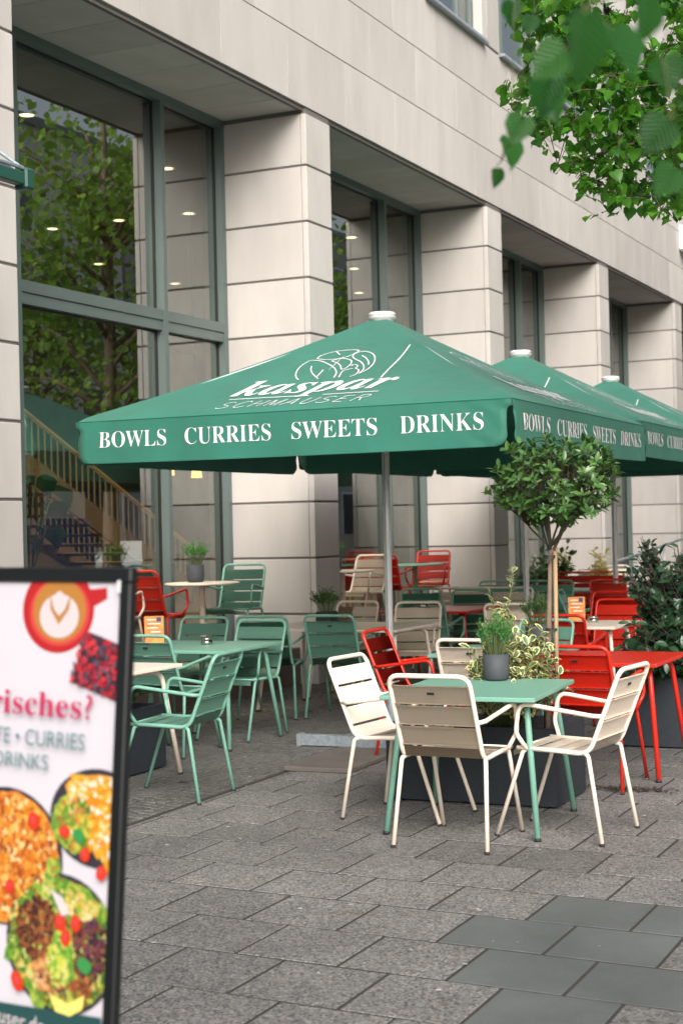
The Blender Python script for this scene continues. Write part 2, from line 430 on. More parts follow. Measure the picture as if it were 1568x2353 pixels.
# ================================================================== GROUND
def struct(name, me):
    o = link(name, me); o['kind'] = 'structure'; return o
struct('ground', boxm('ground', mat('town_ground', (.22, .21, .20), .85, noise=(.4, .2)), -120, 160, -120, 120, -1.2, -.08))
pav = struct('pavement', boxm('pavement', joint_m, -30, 60, -7.9, -2.26, -.08, -.0022))
SX, SY = .452, .4435
def row_x(i): return -9.17 + SX*i
slabs = []
for i in range(-34, 80):
    y0 = -4.107 + (.222 if i % 2 else 0)
    for j in range(-9, 6):
        ya = y0 + SY*j; yb = ya+SY
        if yb < -7.7 or ya > -2.3: continue
        yb = min(yb, -2.29); ya = max(ya, -7.75)
        x0 = row_x(i)
        c = Vector((x0+SX/2, (ya+yb)/2, 0))
        d = c-CAM; dep = d.dot(FW)
        dep_ = max(dep, .5)
        lat = d.dot(RT)/dep_
        out = dep < 2.2 or abs(lat) > (.32 if dep < 8 else .245)
        # dark smooth slabs lie where a trench was repaired, bottom right
        sl = {-1: (-5.2, 1), 0: (-5.0, 3), 1: (-4.78, 2), 2: (-5.0, 3)}.get(i)
        smooth = sl is not None and sl[0]-sl[1]*SY-.1 < ya and yb < sl[0]+.06
        slabs.append((d.length + (1000 if out else 0), c, ya, yb, x0, smooth))
slabs.sort(key=lambda s: s[0])
shear = .055
cache = {}
mass = bmesh.new()
for k, (dist, c, ya, yb, x0, sm) in enumerate(slabs):
    h = yb-ya; key = (round(h, 3), sm)
    xs = c.x + shear*(c.y+4.3)
    tilt = Euler((rnd.gauss(0, .001), rnd.gauss(0, .001), rnd.gauss(0, .0025)))
    z = rnd.gauss(0, .0006)
    if k < 300:
        if key not in cache:
            cache[key] = boxm('paving_slab', slate_m if sm else slab_m, -SX/2+.0075, SX/2-.0075, -h/2+.0075, h/2-.0075, -.06, 0, .002)
            for v_ in cache[key].vertices: v_.co.x += shear*v_.co.y
        link('paving_slab', cache[key], pav, (xs, c.y, z), tilt)
    else:
        n0 = len(mass.verts); box(mass, xs-SX/2+.0075, xs+SX/2-.0075, ya+.0075, yb-.0075, -.05, z); mass.verts.ensure_lookup_table()
        for v_ in mass.verts[n0:]: v_.co.x += shear*(v_.co.y-c.y)
o = part('far_paving_slabs', mass, slab_m, pav); o['kind'] = 'stuff'

mos = struct('mosaic_paving', boxm('mosaic_paving', joint_m, -30, 60, -2.26, 9, -.08, -.006))
cob = []
y = -2.24
ri = 0
while y < .17:
    x = -8.2 + rnd.random()*.05
    while x < 6:
        wd = rnd.uniform(.052, .075)
        c = Vector((x+wd/2, y+.03, 0)); d = c-CAM; dep = d.dot(FW); lat = d.dot(RT)/dep
        if abs(lat) < .235: cob.append((d.length, c, wd))
        x += wd+.007
    y += .066; ri += 1
cob.sort(key=lambda s: s[0])
cm = [boxm('cobble', cobble_m, -.03, .03, -.029, .029, -.04, 0, .006), ]
mass = bmesh.new()
for k, (dist, c, wd) in enumerate(cob):
    z = rnd.gauss(0, .002)
    if k < 300:
        o = link('cobble', cm[0], mos, (c.x, c.y, z), (rnd.gauss(0, .03), rnd.gauss(0, .03), rnd.gauss(0, .08))); o.scale = (wd/.06, 1, 1)
    else:
        box(mass, c.x-wd/2, c.x+wd/2, c.y-.029, c.y+.029, -.03, z)
o = part('cobbles', mass, cobble_m, mos); o['kind'] = 'stuff'
kerb = struct('kerb', boxm('kerb', mat('kerb_granite', (.28, .27, .26), .7, noise=(60, .2)), -60, 90, -8.05, -7.9, -.1, .0, .01))
struct('road', boxm('road', asphalt, -60, 90, -17, -8.05, -.2, -.12))
struct('far_pavement', boxm('far_pavement', mat('far_paving', (.32, .31, .30), .8, noise=(2, .15)), -60, 90, -22.4, -17, -.2, .0))

# ================================================================== BUILDING
W_, CW, RD, ZT = 5.5157, .5814, 1.055, 5.956
bld = thing('office_building', 'pale limestone office building with deep glazed bays between square piers', 'building')
side_me = boxm('stone_block', stone, 0, .3, .069, RD, -.277, .277, .005)
front_me = boxm('stone_block', stone, 0, CW, 0, .063, -.277, .277, .007, 2)
rside_me = boxm('stone_block', stone, CW-.06, CW, .069, RD, -.277, .277, .005)
jz = [5.379-.5819*k for k in range(10)]
zt = [5.93]+jz[:9]
zb = jz[:9]+[.145]
for c in range(0, 8):
    X = (c-1)*W_
    core = bmesh.new(); box(core, X+.012, X+CW-.012, .012, RD+.2, 0, ZT+.02); part('pier_core', core, stone_dark, bld)
    for k in range(9):
        z0, z1 = zb[k]+.011, zt[k]-.011
        if k == 0: z1 = 5.915
        h = (z1-z0)/.554
        for me in (side_me, front_me, rside_me):
            o = link('stone_block', me, bld, (X, 0, (z0+z1)/2)); o.scale = (1, 1, h)
    pl = bmesh.new(); box(pl, X-.004, X+CW+.004, -.006, RD, 0, zb[8]-.014, .006)
    part('pier_base', pl, stone, bld)
# recess floor of brown granite between the piers, soffit panels, windows
def bay(c, interior=True):
    x0, x1 = (c-1)*W_+CW, c*W_
    pl = bmesh.new(); box(pl, x0+.004, x1-.004, .2, RD+.05, -.01, .38, .008); part('granite_plinth', pl, granite, bld)
    n = 7; pw = .705; xs = [x1-.49-pw*k for k in range(0, n)]
    edges = [x1] + xs + [x0]
    for a, b in zip(edges, edges[1:]):
        if a-b < .05: continue
        me = boxm('soffit_panel', stone, b+.005, a-.005, .06, RD-.09, ZT, ZT+.05, .002); link('soffit_panel', me, bld)
    fb = bmesh.new()                          # window frame: head, jambs, mullions, transoms
    ya, yb = RD-.09, RD+.06
    zs = .38
    zh = 5.875
    box(fb, x0, x1, ya, yb, zh, ZT+.03); box(fb, x0, x1, ya, yb, zs, zs+.09)
    box(fb, x0, x0+.08, ya+.002, yb, zs+.09, zh); box(fb, x1-.08, x1, ya+.002, yb, zs+.09, zh)
    mx = [x0+1.26, x1-1.30]
    for m in mx: box(fb, m, m+.068, ya-.012, yb, zs+.09, zh)
    cols = [x0+.08, mx[0], mx[0]+.068, mx[1], mx[1]+.068, x1-.08]
    fr = part('window_frame', fb, frame_m, bld)
    for a, b in ((cols[0], cols[1]), (cols[2], cols[3]), (cols[4], cols[5])):
        t = bmesh.new(); box(t, a, b, ya, yb, 3.70, 3.80); box(t, a+.005, b-.005, ya+.015, yb-.01, 3.60, 3.697); part('transom', t, frame_m, fr)
        for z0, z1 in ((zs+.09, 3.60), (3.80, zh)):
            g = bmesh.new()
            for q in (0,):
                v = [g.verts.new(p) for p in ((a+.012, RD, z0+.012), (b-.012, RD, z0+.012), (b-.012, RD, z1-.012), (a+.012, RD, z1-.012))]; g.faces.new(v)
            part('window_pane', g, glass, fr)
            s = bmesh.new()
            for (p0, p1, r0, r1) in ((a, a+.018, z0, z1), (b-.018, b, z0, z1)): box(s, p0, p1, RD-.012, RD+.012, r0, r1)
            box(s, a+.018, b-.018, RD-.012, RD+.012, z0, z0+.018); box(s, a+.018, b-.018, RD-.012, RD+.012, z1-.018, z1)
            part('gasket', s, gasket, fr)
for c in range(0, 6): bay(c)
# drip edge above the piers and facade panels
dr = bmesh.new(); box(dr, -14, 40, .03, .075, ZT-.012, ZT+.03); part('drip_edge', dr, stone_dark, bld)
PW = 1.379
rows = [(5.985, 6.703), (6.709, 7.429), (7.435, 8.135)]
pan_cache = {}
def panel(x0, x1, z0, z1):
    k = (round(x1-x0, 3), round(z1-z0, 3))
    if k not in pan_cache: pan_cache[k] = boxm('facade_panel', stone, 0, x1-x0, 0, .045, 0, z1-z0)
    link('facade_panel', pan_cache[k], bld, (x0, 0, z0))
for r, (z0, z1) in enumerate(rows):
    off = 1.003 if r % 2 == 0 else 1.003+PW/2
    for n in range(-9, 22):
        a = off+PW*n
        panel(a+.0065, a+PW-.0065, z0+.003, z1-.003)
WX = [.685+2.7579*k for k in range(-5, 12)]    # upper windows
zz = 8.17
lev = [(8.17, 10.55), (12.2, 14.5)]
for z0, z1 in lev:
    for x in WX:
        xa, xb = x, x+2.06                     # window; pier to its right up to the next
        fb = bmesh.new()
        ya, yb = .13, .2
        for p in ((xa, xb, z0, z0+.07), (xa, xb, z1-.07, z1)): box(fb, p[0], p[1], ya, yb, p[2], p[3])
        for p in (xa, xb-.07): box(fb, p, p+.07, ya, yb, z0+.07, z1-.07)
        for p in (xa+.50, xb-.57): box(fb, p, p+.06, ya, yb, z0+.07, z1-.07)
        fr = part('window_frame', fb, frame_m, bld)
        g = bmesh.new(); v = [g.verts.new(p) for p in ((xa+.02, .17, z0+.02), (xb-.02, .17, z0+.02), (xb-.02, .17, z1-.02), (xa+.02, .17, z1-.02))]; g.faces.new(v)
        part('window_pane', g, glass, fr)
        s = bmesh.new(); box(s, xa-.03, xb+.05, -.085, .14, z0-.05, z0-.005, .004); part('window_sill', s, zinc, bld)
        for k in range(3):
            a = z0+k*(z1-z0)/3
            for (p, q) in ((xb+.004, xb+.20), (xb+.208, xb+.698)):
                me = boxm('facade_panel', stone, p, q, 0, .13, a+.003, a+(z1-z0)/3-.003, .003) if (k, 'u', p) else None
                link('facade_panel', me, bld)
    # course between the floors
for n in range(-9, 22):
    for z0, z1 in ((10.56, 11.36), (11.366, 12.14)): panel(1.003+PW*n+.004, 1.003+PW*(n+1)-.004, z0, z1)
for n in range(-9, 22): panel(1.003+PW*n+.004, 1.003+PW*(n+1)-.004, 14.52, 16.5)
back = bmesh.new()                              # the dark carcass behind panels, and the rooms
box(back, -14, 40, .007, .12, ZT+.06, 8.11); box(back, -14, 40, .007, .12, 10.56, 12.14); box(back, -14, 40, .007, .12, 14.52, 16.5)
part('carcass', back, mat('joint_gap', (.05, .045, .042), .9, .2), bld)
inn = bmesh.new()
box(inn, -14, 40, 12, 12.3, 0, 16.5); box(inn, -14.3, -14, .2, 12, 0, 16.5); box(inn, 40, 40.3, .2, 12, 0, 16.5)
part('interior_wall', inn, wall_in, bld)
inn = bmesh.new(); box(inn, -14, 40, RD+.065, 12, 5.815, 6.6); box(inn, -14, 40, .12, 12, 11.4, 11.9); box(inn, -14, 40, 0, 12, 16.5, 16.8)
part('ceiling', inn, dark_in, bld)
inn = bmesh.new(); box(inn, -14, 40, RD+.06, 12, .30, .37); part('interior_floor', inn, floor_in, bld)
# blind wall behind the upper windows: light roller blinds
bl = bmesh.new()
for z0, z1 in lev:
    for x in WX: box(bl, x+.08, x+1.98, .32, .33, z0+.9, z1)
part('roller_blinds', bl, mat('blind_fabric', (.4, .42, .4), .9), bld)

# wall lamp on the facade, far right
t = thing('wall_lamp', 'small grey box lamp on the facade at the right edge of the frame', 'lamp', (17.2, 0, 7.3))
bm = bmesh.new(); box(bm, -.16, .16, -.3, 0, -.25, .25, .02); part('lamp_housing', bm, alu, t)
bm = bmesh.new(); box(bm, -.11, .11, -.26, -.04, -.27, -.251); part('lamp_lens', bm, white_plastic, t)

# ------------------------------------------------------------------ inside the first bays
lights = [(-1.7, 2.26), (.99, 2.28), (3.35, 3.39), (3.25, 4.42), (3.26, 5.51), (5.98, 6.59), (8.32, 6.62), (7.42, 8.66), (6.07, 2.28), (11.06, 4.43), (-4.3, 2.26), (8.6, 3.4)]
lab = ['nearest ceiling downlight behind the upper left window pane', 'ceiling downlight behind the narrow pane beside the first pier', 'second downlight down behind the narrow pane', 'downlight between the reflected tree and the mullion',
       'downlight seen in the dark of the reflected tree', 'small downlight low in the big upper pane', 'lowest downlight in the narrow pane', 'downlight just above the transom at left', 'upper downlight in the window behind the parasol pole', 'lower downlight in the window behind the parasol pole', 'downlight at the edge of the left pier', 'downlight deep in the second bay']
r_me = done(lathe(bmesh.new(), [(.07, 0), (.10, 0), (.105, -.012), (.075, -.012), (.07, 0)], 24), 'rim', white_plastic, True)
l_me = done(lathe(bmesh.new(), [(0, -.006), (.072, -.006)], 24), 'lens', lamp_m)
for (x, y), lb in zip(lights, lab):
    t = thing('ceiling_downlight', lb, 'ceiling light', (x, y, 5.814), 0, 'ceiling downlights inside the cafe')
    link('rim', r_me, t); link('lens', l_me, t)
    ld = bpy.data.lights.new('downlight_beam', 'SPOT'); ld.energy = 230; ld.spot_size = R(110); ld.spot_blend = .6; ld.color = (1, .78, .52); ld.shadow_soft_size = .07
    link('downlight_beam', ld, t, (0, 0, -.03))
# staircase descending to the right, 3 m behind the glass
t = thing('staircase', 'wooden staircase with slim balusters behind the left window', 'staircase')
Y0 = 4.2
def st(x): return 2.42-.45*(x-.5)              # soffit line of the flight
for nm, ya in (('stringer', Y0), ('stringer', Y0+1.25)):
    bm = bmesh.new(); v = []
    for yy in (ya, ya+.05): v.append([bm.verts.new((x, yy, st(x)+dz)) for x, dz in ((-2.5, 0), (4.6, 0), (4.6, .32), (-2.5, .32))])
    bm.faces.new(v[0]); bm.faces.new(v[1][::-1])
    for k in range(4): bm.faces.new((v[0][k], v[0][(k+1) % 4], v[1][(k+1) % 4], v[1][k]))
    part(nm, bm, wood, t)
for x in [(-2.4+.29*k) for k in range(24)]:
    bm = bmesh.new(); box(bm, x, x+.30, Y0+.05, Y0+1.25, st(x+.15)+.12, st(x+.15)+.16); part('tread', bm, wood, t)
bal = boxm('baluster', mat('baluster_metal', (.45, .38, .28), .4, metal=.3), -.011, .011, -.006, .006, 0, .50)
for ya in (Y0+.02, Y0+1.27):
    for k in range(54):
        x = -2.45+.13*k; link('baluster', bal, t, (x, ya, st(x)+.28))
    bm = bmesh.new(); tube(bm, [(-2.5, ya, st(-2.5)+.80), (4.6, ya, st(4.6)+.80)], .028, 8); part('handrail', bm, brass, t)
for k, (x, y, z) in enumerate(((2.75, 3.42, 2.40), (2.9, 3.1, 2.36))):
    t = thing('pendant_lamp', ('left' if k == 0 else 'right')+' glowing amber pendant lamp behind the narrow pane', 'pendant lamp', (x, y, z), 0, 'amber pendant lamps')
    bm = bmesh.new(); lathe(bm, [(.02, .10), (.055, .07), (.072, -.07), (.0, -.075)], 20); part('lamp_shade', bm, pend_m, t, True)
    bm = bmesh.new(); tube(bm, [(0, 0, .16), (0, 0, 3.55)], .006, 6); part('cord', bm, gasket, t)
t = thing('serving_counter', 'dark wooden counter deep inside the cafe', 'counter', (3, 9, .37))
bm = bmesh.new(); box(bm, -5, 5, -.35, .35, 0, 1.0); part('counter_body', bm, wood, t)
bm = bmesh.new(); box(bm, -5.05, 5.05, -.4, .4, 1.002, 1.05, .006); part('counter_top', bm, dark_in, t)
# monstera in a pot just behind the glass
t = thing('monstera_plant', 'large-leaved house plant behind the left window pane', 'plant', (-2.55, 1.75, .37))
bm = bmesh.new(); lathe(bm, [(0, 0), (.15, 0), (.19, .38), (.17, .38), (.16, .33), (0, .33)], 20); part('pot', bm, pot_m, t, True)
stems = bmesh.new(); mts = []
for (dx, dz, dy) in ((.02, 1.75, 0), (.32, 1.80, .1), (-.12, 1.45, 0), (.45, 1.55, .05), (.25, 1.30, -.05), (-.05, 1.15, .1), (.55, 1.70, .1), (.1, 1.6, .15)):
    tube(stems, fillet([(0, 0, .3), (dx*.3, dy*.3, dz*.7), (dx, dy, dz)], .3), .008, 6)
    a = rnd.uniform(-.5, .5)
    mts.append(orient(Vector((-2.55+dx, 1.75+dy, .37+dz)), Vector((.8 if dx > .1 else -.6, a*.4, -.35)), s=1.))
part('stems', stems, mat('plant_stem', (.05, .13, .05), .5), t)
hv, hf, hi = heart_geo(.30); scatter(t, 'leaf', (hv, hf, hi), [mons_l], mts, 20)
# a few cafe tables inside
for k, (x, y) in enumerate(((-2.2, 2.6), (-.6, 2.5), (7.2, 2.6), (6.2, 4.2))):
    t = thing('dining_table', ['dark dining table just behind the left window', 'dark dining table behind the narrow pane', 'dark dining table in the second bay', 'dark dining table deeper in the second bay'][k], 'table', (x, y, .37))
    bm = bmesh.new(); box(bm, -.4, .4, -.35, .35, .72, .75, .005); part('table_top', bm, wood, t)
    for sx in (-1, 1):
        for sy in (-1, 1):
            bm = bmesh.new(); box(bm, sx*.35-.02, sx*.35+.02, sy*.3-.02, sy*.3+.02, 0, .72); part('leg', bm, gasket, t)

# ================================================================== CHAIRS, BENCHES, TABLES
def slat_mesh(name, m, wx, p0, p1, nrm, lip=.012, th=.003):
    """a pressed sheet slat between two (y,z) edges, with folded lips towards nrm"""
    bm = bmesh.new(); p0 = Vector((0, *p0)); p1 = Vector((0, *p1)); n = Vector((0, *nrm)).normalized()
    prof = [p0+n*lip, p0, p0*.75+p1*.25-n*.0015, p0*.25+p1*.75-n*.0015, p1, p1+n*lip]
    L_ = []
    for s in (-1, 1):
        L_.append([bm.verts.new(p+Vector((s*wx, 0, 0))) for p in prof])
    fs = [bm.faces.new((L_[0][k], L_[0][k+1], L_[1][k+1], L_[1][k])) for k in range(len(prof)-1)]
    bmesh.ops.solidify(bm, geom=fs, thickness=th)
    return done(bm, name, m)
def chair_proto(name, m, half=.217):
    """facing +Y; origin on the floor under the seat"""
    t = bpy.data.objects.new(name, None); COL.objects.link(t); t.empty_display_size = .1
    h = half; r = .0125
    bm = bmesh.new()
    zt_ = .885; yt = -.37
    pts = [(-h, .20, .468), (-h, -.02, .462), (-h, -.195, .452), (-h, yt, zt_), (h, yt, zt_), (h, -.195, .452), (h, -.02, .462), (h, .20, .468)]
    tube(bm, fillet(pts, [.4, .09, .062, .062, .09, .4], 6), r, 10)
    tube(bm, [(-h, .195, .466), (h, .195, .466)], .009, 8)
    part('frame', bm, m, t, True)
    dirv = Vector((0, yt+.195, zt_-.452)).normalized()      # along the back
    bn = Vector((0, -dirv.z, dirv.y))                       # rearwards
    def bp(z, off=0): k = (z-.452)/(zt_-.452); return (-.195+(yt+.195)*k+bn.y*off, z+bn.z*off)
    for z0, z1 in ((.744, .836), (.634, .731), (.527, .620)):
        link('back_slat', slat_mesh('back_slat', m, h-.011, bp(z0), bp(z1), (bn.y, bn.z)), t)
    # curved slat between back and seat
    bm = bmesh.new(); prof = [bp(.514), bp(.482), (-.193, .461), (-.165, .455), (-.12, .457), (-.085, .459)]
    L_ = [[bm.verts.new((s*(h-.011), *p)) for p in prof] for s in (-1, 1)]
    fs = [bm.faces.new((L_[0][k], L_[0][k+1], L_[1][k+1], L_[1][k])) for k in range(len(prof)-1)]
    bmesh.ops.solidify(bm, geom=fs, thickness=.003); part('seat_slat', bm, m, t, True)
    for y0, y1 in ((-.073, .015), (.027, .115)):
        link('seat_slat', slat_mesh('seat_slat', m, h-.011, (y0, .461), (y1, .464), (0, -1)), t)
    bm = bmesh.new(); prof = [(.127, .464), (.19, .468), (.215, .462), (.226, .445), (.224, .425)]
    L_ = [[bm.verts.new((s*(h-.011), *p)) for p in prof] for s in (-1, 1)]
    fs = [bm.faces.new((L_[0][k], L_[0][k+1], L_[1][k+1], L_[1][k])) for k in range(len(prof)-1)]
    bmesh.ops.solidify(bm, geom=fs, thickness=.003); part('seat_slat', bm, m, t, True)
    for s in (-1, 1):
        bm = bmesh.new()
        y_, z_ = bp(.648)
        tube(bm, fillet([(s*(h+.002), y_, z_), (s*(h+.026), y_+.05, z_+.004), (s*(h+.043), .165, .705), (s*(h+.040), .190, .55), (s*(h+.002), .145, .462)], [.03, .06, .08], 6), .0115, 10)
        part('armrest', bm, m, t, True)
        for yy, foot, tops in ((-1, (s*(h+.038), -.27, .0), [(s*h, -.17, .455), (s*(h+.012), -.195, .448)]), (1, (s*(h+.008), .325, .0), [(s*(h-.004), .15, .462), (s*(h-.002), .17, .448)])):
            bm = bmesh.new(); f = Vector(foot); q = Vector(tops[1]); d = (f-q).normalized()
            tube(bm, fillet([tops[0], tops[1], f-d*.012], .03, 4), .0115, 10); lg = part('leg', bm, m, t, True)
            bm = bmesh.new(); tube(bm, [f-d*.014, f+Vector((0, 0, .0))], .0128, 10); part('foot_cap', bm, rubber, lg, True)
    bm = bmesh.new(); a = Vector((0, *bp(.797, .0035))); e1 = Vector((.019, 0, 0)); e2 = dirv*.0065
    lo = [bm.verts.new(a+e1*i+e2*j) for i, j in ((-1, -1), (1, -1), (1, 1), (-1, 1))]; hi = [bm.verts.new(v.co+bn*.004) for v in lo]
    bm.faces.new(lo); bm.faces.new(hi)
    for k in range(4): bm.faces.new((lo[k], lo[(k+1) % 4], hi[(k+1) % 4], hi[k]))
    part('badge', bm, badge_m, t)
    return t
PROTO = {}
def place(kind, m, x, y, th, z, label, cat, group, half=.217):
    k = (kind, m.name, half)
    if k not in PROTO:
        PROTO[k] = chair_proto(kind, m, half); o = PROTO[k]
    else: o = copy_tree(PROTO[k])
    o.location = (x, y, z); o.rotation_euler = (0, 0, R(th-90))
    return tag(o, label, cat, group)
G1_ = 'metal armchairs of the cafe terrace'
CH = [
 (cream, -6.90, -4.175, -1.3, 0, 'cream slatted armchair nearest the camera, its back to us, at the front green table'),
 (cream, -6.336, -3.639, -94.7, 0, 'cream slatted armchair left of the front green table, its seat turned to the table'),
 (cream, -6.531, -4.659, 84.5, 0, 'cream slatted armchair right of the front green table, in front of the red table'),
 (cream, -4.672, -3.541, 0, 0, 'cream armchair half hidden behind the front table and the variegated shrub'),
 (red, -4.28, -2.92, -90, 0, 'red armchair turned sideways in front of the first parasol pole'),
 (red, -5.07, -4.377, -3, 0, 'bright red armchair pushed up to the red table, back to us'),
 (green, -6.21, -2.06, 95.5, 0, 'green armchair standing alone in front of the cream table beside the sign'),
 (green, -4.62, -1.06, 0, 0, 'green armchair, back to us, between the sign and the green ashtray table'),
 (green, -3.70, -1.14, 180, 0, 'green armchair facing us at the right end of the green table with the ashtray'),
 (green, -3.38, -.45, 184, 0, 'green armchair facing us behind the steel ashtray'),
 (green, -2.495, -.80, 12, 0, 'dark shaded green armchair beside the foot of the first stone pier, back to us'),
 (green, -2.326, -1.375, 8, 0, 'dark shaded green armchair in front of the square black pot, back to us'),
 (cream, -1.07, -1.49, 190, 0, 'shaded cream armchair facing us to the right of the first parasol pole'),
 (cream, -.93, -.73, 180, 0, 'shaded cream armchair facing us left of the first parasol pole, below the raised cream chair'),
 (green, -1.05, .40, 189, .38, 'green armchair on the granite plinth by the first stone pier'),
 (red, -2.15, .62, 6, .38, 'red armchair on the granite plinth left of the round cream table'),
 (cream, -2.62, .80, 8, .38, 'cream armchair on the plinth, mostly hidden behind the sign'),
 (cream, 2.19, .53, 174, .38, 'cream armchair on the plinth behind the first parasol pole, facing us'),
 (red, 3.15, .55, 5, .38, 'dark red armchair on the plinth, back to us, left of the round green table'),
 (red, 4.25, .47, 189, .38, 'bright red armchair on the plinth behind the round green table, facing us'),
 (green, -3.45, -3.42, 175, 0, 'green armchair facing us behind the slender tree trunk'),
 (green, 1.67, -2.47, -80, 0, 'small green armchair seen side-on, left of the orange menu card'),
 (red, -2.18, -3.35, 2, 0, 'deep red armchair with its back to us in front of the menu card table'),
 (red, -.55, -3.25, 182, 0, 'red armchair behind the menu card table, partly hidden by the dark bush'),
 (green, 1.70, -.45, 200, 0, 'shaded green armchair facing us behind the dark red table, left one'),
 (green, 1.42, -1.17, 199, 0, 'shaded green armchair facing us behind the dark red table, right one'),
 (cream, -.62, -2.36, 8, 0, 'cream armchair showing its corner above the tall shoot of the variegated shrub'),
 (cream, 9.4, -.52, 182, .0, 'far cream armchair left of the third parasol pole'),
 (cream, 8.6, -.55, 2, .0, 'far cream armchair with its back to us at the third parasol pole'),
 (green, -.15, -1.35, 5, 0, 'shaded green armchair with its back to us before the dark red table'),
 (red, 2.7, -3.0, 185, 0, 'far red armchair behind the second cream table, right of the third pole'),
 (red, 4.0, -2.0, 200, 0, 'far red armchair behind the small green table'),
]
for m, x, y, th, z, lb in CH: place('armchair', m, x, y, th, z, lb, 'chair', G1_)
place('bench', cream, 1.95, -.98, 182, 0, 'long shaded cream bench in the middle of the terrace', 'bench', 'metal benches at the back of the terrace', .6)
place('bench', green, 3.75, -.92, 184, 0, 'long green bench behind the second parasol pole', 'bench', 'metal benches at the back of the terrace', .6)
place('bench', red, 6.65, -.78, 183, 0, 'long red bench at the back of the terrace', 'bench', 'metal benches at the back of the terrace', .6)
place('bench', red, .9, -3.15, 178, 0, 'red bench behind the menu card, beside the dark bush', 'bench', 'metal benches at the back of the terrace', .6)

def table(m, x, y, rz, lx, ly, label, splay=.02):
    t = thing('cafe_table', label, 'table', (x, y, 0), R(rz), 'square metal cafe tables')
    bm = bmesh.new(); box(bm, -lx/2, lx/2, -ly/2, ly/2, .715, .74, .005, 2); part('table_top', bm, m, t)
    bm = bmesh.new()
    for s in (-1, 1): box(bm, -lx/2+.16, lx/2-.16, s*(ly/2-.13)-.012, s*(ly/2-.13)+.012, .685, .7145)
    part('under_frame', bm, m, t)
    for sx in (-1, 1):
        for sy in (-1, 1):
            f = Vector((sx*(lx/2+splay-.06), sy*(ly/2+splay-.03), 0)); k = Vector((sx*(lx/2-.15), sy*(ly/2-.08), .694)); a = Vector((sx*(lx/2-.32), sy*(ly/2-.13), .698))
            d = (f-k).normalized(); bm = bmesh.new(); tube(bm, fillet([a, k, f-d*.015], .09, 7), .0165, 12); lg = part('leg', bm, m, t, True)
            bm = bmesh.new(); tube(bm, [f-d*.017, f], .018, 12); part('foot_cap', bm, rubber, lg, True)
    return t
T1 = table(green, -6.40, -4.12, 4.5, .95, .84, 'seafoam green square table in the foreground with a grey herb pot')
T2 = table(green, -4.08, -3.46, 0, .84, .84, 'green table behind the tree trunk carrying the second herb pot')
T3 = table(cream, -1.80, -1.18, 0, 1.0, 1.38, 'shaded cream table under the first parasol with a square black pot')
T4 = table(green, -4.05, -.86, 0, .90, 1.20, 'green table with the steel ashtray beside the sign')
T5 = table(cream, -5.90, -1.22, 0, .95, .86, 'cream table half hidden behind the sign at left')
T6 = table(red, -4.47, -4.28, 0, .88, .90, 'bright red table at the right edge')
T7 = table(cream, -1.33, -3.18, 0, .84, .86, 'cream table with the orange menu card at right')
T8 = table(red, .80, -1.06, 0, 1.05, .95, 'dark red table in the shade under the first parasol')
T9 = table(cream, 1.75, -3.0, 0, .84, .84, 'far cream table between the third pole and the dark bush')
T10 = table(green, 4.95, -1.5, 0, .84, .84, 'far small green table left of the third pole')
def round_table(m, x, y, label, d=.72):
    t = thing('bistro_table', label, 'table', (x, y, .38), 0, 'round bistro tables on the plinth')
    bm = bmesh.new(); lathe(bm, [(0, .718), (d/2-.01, .718), (d/2, .724), (d/2, .734), (d/2-.006, .74), (0, .74)], 48); part('table_top', bm, m, t, True)
    bm = bmesh.new(); lathe(bm, [(.03, .02), (.03, .70), (.12, .717)], 20); part('pedestal', bm, m, t, True)
    bm = bmesh.new(); lathe(bm, [(0, 0), (.21, 0), (.21, .008), (.04, .022), (0, .022)], 32); part('base_disc', bm, m, t, True)
    return t
round_table(cream, -1.47, .50, 'round cream bistro table on the plinth with a round grey pot')
round_table(cream, 1.62, .46, 'round cream bistro table on the plinth behind the first pier')
round_table(green, 3.78, .46, 'round green bistro table on the plinth between two red chairs')

